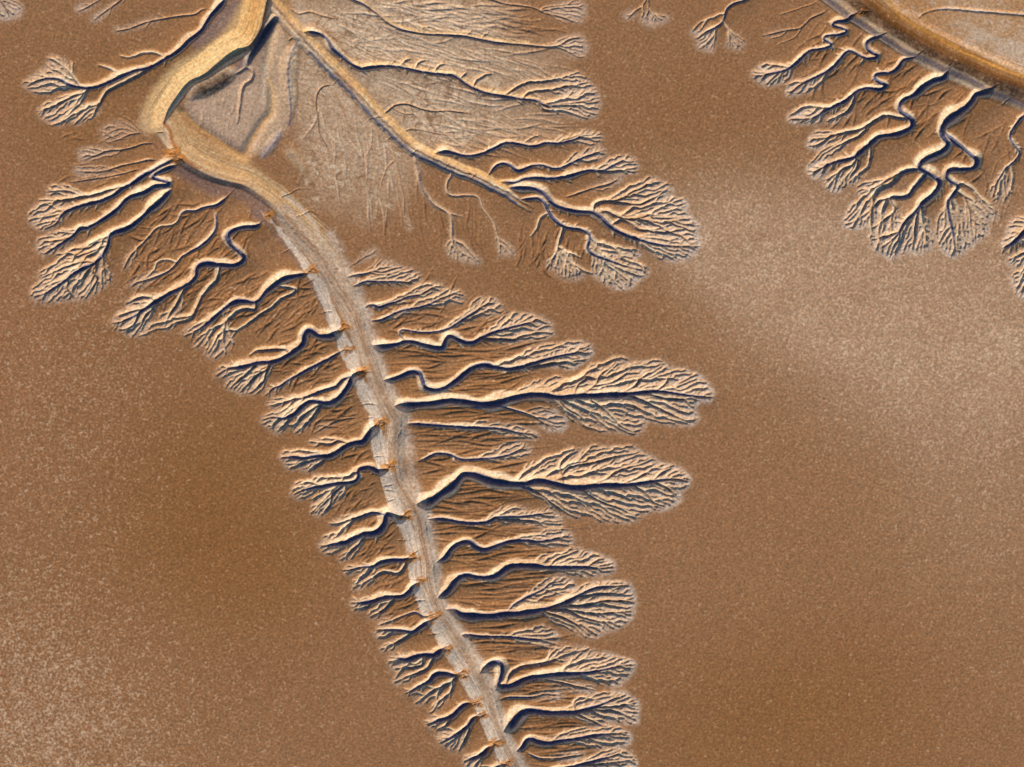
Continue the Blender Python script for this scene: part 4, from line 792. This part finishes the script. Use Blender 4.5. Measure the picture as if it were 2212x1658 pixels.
for gi in range(len(GINFO)):
    ys, xs = np.nonzero((QW == 10 + 2 * gi) | (QW == 11 + 2 * gi))
    if not len(ys): continue
    w = (slice(ys.min(), ys.max() + 1), slice(xs.min(), xs.max() + 1)); v = QW[w]
    lab = pieces(v == 10 + 2 * gi); u, c = np.unique(lab[lab > 0], return_counts=True)
    if len(u):
        keep = u[c.argmax()]; v[(lab > 0) & (lab != keep)] = 11 + 2 * gi
    lab = pieces(v == 11 + 2 * gi); u, c = np.unique(lab[lab > 0], return_counts=True); k = 0
    for a, b in sorted(zip(u, c), key=lambda t: -t[1]):
        m = lab == a
        if b < 60: v[m] = -1
        else: v[m] = 10000 + gi * 100 + k; k += 1
    PIECES[gi] = k
for k in range(len(notches)):
    c = P(notches[k][0], f'{notches[k][1]},{notches[k][2]}')[0]
    w = window(c[0] - 34, c[0] + 34, c[1] - 34, c[1] + 34)
    if w is None: continue
    v = QW[w]; lab = pieces((NOTCH[:-1, :-1][w] > .4) & (v >= 0) & (v <= 2)); u, cn = np.unique(lab[lab > 0], return_counts=True)
    if len(u) and cn.max() > 12: v[lab == u[cn.argmax()]] = 5000 + k
# ------------------------------------------------------------------ materials
def ground_material(name, wet=0.0):
    m = bpy.data.materials.new(name); m.use_nodes = True
    nt = m.node_tree; N, Lk = nt.nodes, nt.links
    N.clear()
    out = N.new('ShaderNodeOutputMaterial'); b = N.new('ShaderNodeBsdfPrincipled')
    Lk.new(b.outputs[0], out.inputs[0])
    col = N.new('ShaderNodeAttribute'); col.attribute_name = 'mineral'
    spk = N.new('ShaderNodeAttribute'); spk.attribute_name = 'salt'
    geo = N.new('ShaderNodeNewGeometry')
    def nz(scale, detail, rough=.5, off=0.0):
        n = N.new('ShaderNodeTexNoise'); n.inputs['Scale'].default_value = scale; n.inputs['Detail'].default_value = detail
        n.inputs['Roughness'].default_value = rough
        mp = N.new('ShaderNodeMapping'); mp.inputs['Location'].default_value = (off, off * .7, .37 + off * .13); mp.inputs['Rotation'].default_value = (.5 + off * .31, .9 + off * .17, .6 + off * .23)
        Lk.new(geo.outputs['Position'], mp.inputs[0]); Lk.new(mp.outputs[0], n.inputs['Vector']); return n
    def math_(op, a, bb=None, c=None):
        n = N.new('ShaderNodeMath'); n.operation = op
        for i, v in enumerate((a, bb, c)):
            if v is None: continue
            if isinstance(v, (int, float)): n.inputs[i].default_value = v
            else: Lk.new(v, n.inputs[i])
        return n.outputs[0]
    def ramp(v, a, bb):
        n = N.new('ShaderNodeMapRange'); n.interpolation_type = 'SMOOTHSTEP'
        n.inputs[1].default_value = a; n.inputs[2].default_value = bb; Lk.new(v, n.inputs[0]); return n.outputs[0]
    n1 = nz(1.3, 1.5, .5); n2 = nz(.5, 2.0, .6, 17); n3 = nz(.09, 2.0, .5, 31); n4 = nz(3.0, 2, .5, 5)
    # crumbs of salt: islands where two noises agree
    grainn = math_('ADD', math_('MULTIPLY', n1.outputs[0], .55), math_('MULTIPLY', n2.outputs[0], .45))
    lvl = math_('ADD', grainn, math_('MULTIPLY_ADD', spk.outputs['Fac'], math_('MULTIPLY_ADD', n3.outputs[0], .16, .20), -.70))
    patch = ramp(lvl, -.13, .24)
    mx = N.new('ShaderNodeMix'); mx.data_type = 'RGBA'
    Lk.new(math_('MULTIPLY', patch, .70), mx.inputs[0]); Lk.new(col.outputs['Color'], mx.inputs[6])
    mx.inputs[7].default_value = SALT
    n5 = nz(1.3, 2.0, .6, 43)
    dark = math_('MULTIPLY_ADD', math_('SUBTRACT', n1.outputs[0], .5), 1.05, 1.0)
    fine = math_('MULTIPLY_ADD', n4.outputs[0], .6, .70)
    mul = N.new('ShaderNodeMix'); mul.data_type = 'RGBA'; mul.blend_type = 'MULTIPLY'; mul.inputs[0].default_value = 1.0
    cmb = N.new('ShaderNodeCombineColor'); tot = math_('MULTIPLY', dark, fine)
    for i, am in enumerate((.10, -.16, -.34)): Lk.new(math_('MULTIPLY', tot, math_('MULTIPLY_ADD', math_('SUBTRACT', n5.outputs[0], .5), am * 1.6, 1.0)), cmb.inputs[i])
    Lk.new(mx.outputs[2], mul.inputs[6]); Lk.new(cmb.outputs[0], mul.inputs[7])
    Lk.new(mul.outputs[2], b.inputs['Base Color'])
    b.inputs['Roughness'].default_value = .92 - wet * .3
    b.inputs['Specular IOR Level'].default_value = .12 + wet * .2
    bp = N.new('ShaderNodeBump'); bp.inputs['Strength'].default_value = .45; bp.inputs['Distance'].default_value = .12
    Lk.new(math_('ADD', n1.outputs[0], math_('MULTIPLY', n4.outputs[0], .4)), bp.inputs['Height']); Lk.new(bp.outputs[0], b.inputs['Normal'])
    return m
SALT = tuple(lin(214, 186, 162)) + (1.0,)
MAT = {'mudflat': ground_material('dry_salt_mud'), 'creek': ground_material('damp_creek_mud', .5), 'trunk': ground_material('gully_wall_mud', .3), 'fan': ground_material('crumbled_gully_mud')}
# --------------------------------------------------------------------- meshes
VX = ((GX - 1536) * U).ravel(); VY = ((1151 - GY) * U).ravel(); VZ = (Z * U).ravel()
gz_y, gz_x = np.gradient(Z, STEP)
NRM = np.stack([-gz_x, gz_y, np.ones_like(Z)], -1); NRM /= np.linalg.norm(NRM, axis=-1, keepdims=True)
NRM = NRM.reshape(-1, 3).astype(np.float32)
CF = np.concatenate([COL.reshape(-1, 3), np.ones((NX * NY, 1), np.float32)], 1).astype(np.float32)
SF = SPK_W.ravel().astype(np.float32)
base = (np.arange(NY - 1)[:, None] * NX + np.arange(NX - 1)[None]).astype(np.int32).ravel()
quads = np.stack([base, base + NX, base + NX + 1, base + 1], 1)
qid = ID[:-1, :-1].ravel()
scene = bpy.context.scene; coll = scene.collection
def link_mesh(name, q, mat, origin=(0, 0, 0), parent=None, extra=None):
    vid, inv = np.unique(q, return_inverse=True); inv = inv.reshape(-1).astype(np.int32)
    co = np.stack([VX[vid] - origin[0], VY[vid] - origin[1], VZ[vid] - origin[2]], 1).astype(np.float32)
    nr, cf, sf = NRM[vid], CF[vid], SF[vid]; nq = len(q)
    if extra is not None:
        eco, eq = extra; k = len(co)
        co = np.vstack([co, eco]).astype(np.float32); inv = np.r_[inv, (eq + k).ravel()].astype(np.int32); nq += len(eq)
        nr = np.vstack([nr, np.tile([0, 0, 1], (len(eco), 1))]).astype(np.float32)
        cf = np.vstack([cf, np.tile(np.r_[lin(152, 108, 72), 1], (len(eco), 1))]).astype(np.float32); sf = np.r_[sf, np.full(len(eco), .3)].astype(np.float32)
    me = bpy.data.meshes.new(name)
    me.vertices.add(len(co)); me.vertices.foreach_set('co', co.ravel())
    me.loops.add(nq * 4); me.loops.foreach_set('vertex_index', inv)
    me.polygons.add(nq); me.polygons.foreach_set('loop_start', np.arange(nq, dtype=np.int32) * 4)
    me.update(calc_edges=True)
    me.polygons.foreach_set('use_smooth', np.ones(nq, bool))
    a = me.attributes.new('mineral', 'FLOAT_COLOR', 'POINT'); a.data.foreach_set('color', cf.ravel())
    s = me.attributes.new('salt', 'FLOAT', 'POINT'); s.data.foreach_set('value', sf)
    if extra is None: me.normals_split_custom_set_from_vertices(nr)
    me.materials.append(mat)
    o = bpy.data.objects.new(name, me); coll.objects.link(o)
    o.location = origin
    if parent is not None: o.parent = parent; o.location = (0, 0, 0)
    return o
# the plain runs on to the horizon in a frame of large faces around the surveyed sheet
F = 6000.0
xa, xb, ya, yb = VX.min(), VX.max(), VY.min(), VY.max(); zo = -.02
ring = np.array([[xa, yb, zo], [xb, yb, zo], [xb, ya, zo], [xa, ya, zo], [-F, F, zo], [F, F, zo], [F, -F, zo], [-F, -F, zo]])
rq = np.array([[4, 0, 1, 5], [5, 1, 2, 6], [6, 2, 3, 7], [7, 3, 0, 4]])
flat = link_mesh('mudflat', quads[qid == -1], MAT['mudflat'], extra=(ring, rq))
flat['kind'] = 'structure'; flat['label'] = 'brown salt speckled mudflat around all the creeks and gullies'
for idx, nm, lb in ((0, 'main_creek', 'pale winding main creek with cracked strip and orange notches, lined with gullies'), (1, 'branch_creek', 'straight branch creek with cream bank and blue grey floor'), (2, 'outer_creek', 'creek with orange bank and dark gravel at upper right')):
    q = quads[qid == idx]
    if len(q):
        o = link_mesh(nm, q, MAT['creek']); o['kind'] = 'structure'; o['label'] = lb
        for k in range(len(notches)):
            if (notches[k][0] == 'P') != (idx == 2) or idx == 1: continue
            qn = quads[qid == 5000 + k]
            if len(qn): link_mesh('orange_notch', qn, MAT['creek'], parent=o)
for gi, inf in enumerate(GINFO):
    c = inf['mouth']; ix = int(np.clip((c[0] - X0) / STEP, 0, NX - 1)); iy = int(np.clip((c[1] - Y0) / STEP, 0, NY - 1))
    org = (float((c[0] - 1536) * U), float((1151 - c[1]) * U), float(Z[iy, ix] * U))
    qt = quads[qid == 10 + 2 * gi]
    e = bpy.data.objects.new('gully', None); coll.objects.link(e); e.location = org; e.empty_display_size = .5
    e['label'] = inf['label']; e['category'] = 'gully'; e['group'] = inf['group']
    if len(qt): link_mesh('trunk_channel', qt, MAT['trunk'], org, e)
    for k in range(PIECES.get(gi, 0)):
        link_mesh('branch_fan', quads[qid == 10000 + gi * 100 + k], MAT['fan'], org, e)
print('meshes', round(time.time() - T0, 1), NX * NY)
# ------------------------------------------------------------- light and view
SUN_AZ, SUN_EL = SUNP                                   # direction the light comes from: degrees clockwise from +Y, elevation
az, el = math.radians(SUN_AZ), math.radians(SUN_EL)
w = bpy.data.worlds.new('World'); scene.world = w; w.use_nodes = True
wn = w.node_tree; bg = wn.nodes['Background']
sky = wn.nodes.new('ShaderNodeTexSky'); sky.sky_type = 'NISHITA'; sky.sun_disc = False
sky.sun_elevation = el; sky.sun_rotation = az; sky.altitude = 300; sky.air_density = 1.0; sky.dust_density = .1; sky.ozone_density = 6
wn.links.new(sky.outputs[0], bg.inputs[0]); bg.inputs[1].default_value = SKY_STRENGTH
sd = bpy.data.lights.new('sun', 'SUN'); sd.energy = SUN_STRENGTH; sd.angle = math.radians(.5); sd.color = (1.0, .95, .87)
so = bpy.data.objects.new('sun', sd); coll.objects.link(so); so.location = (0, 0, 200)
so.rotation_euler = (math.pi / 2 - el, 0, math.pi - az)
cam = bpy.data.cameras.new('camera'); co = bpy.data.objects.new('camera', cam); coll.objects.link(co)
H = 420.0
co.location = (0, 0, H); co.rotation_euler = (0, 0, 0)
cam.sensor_fit = 'HORIZONTAL'; cam.sensor_width = 36; cam.lens = 36 * H / (3072 * U)
cam.clip_start = 1; cam.clip_end = 20000
scene.camera = co
scene.view_settings.view_transform = 'Standard'; scene.view_settings.look = 'None'; scene.view_settings.exposure = 0; scene.view_settings.gamma = 1
scene.cycles.max_bounces = 4; scene.cycles.diffuse_bounces = 1
print('done', round(time.time() - T0, 1))
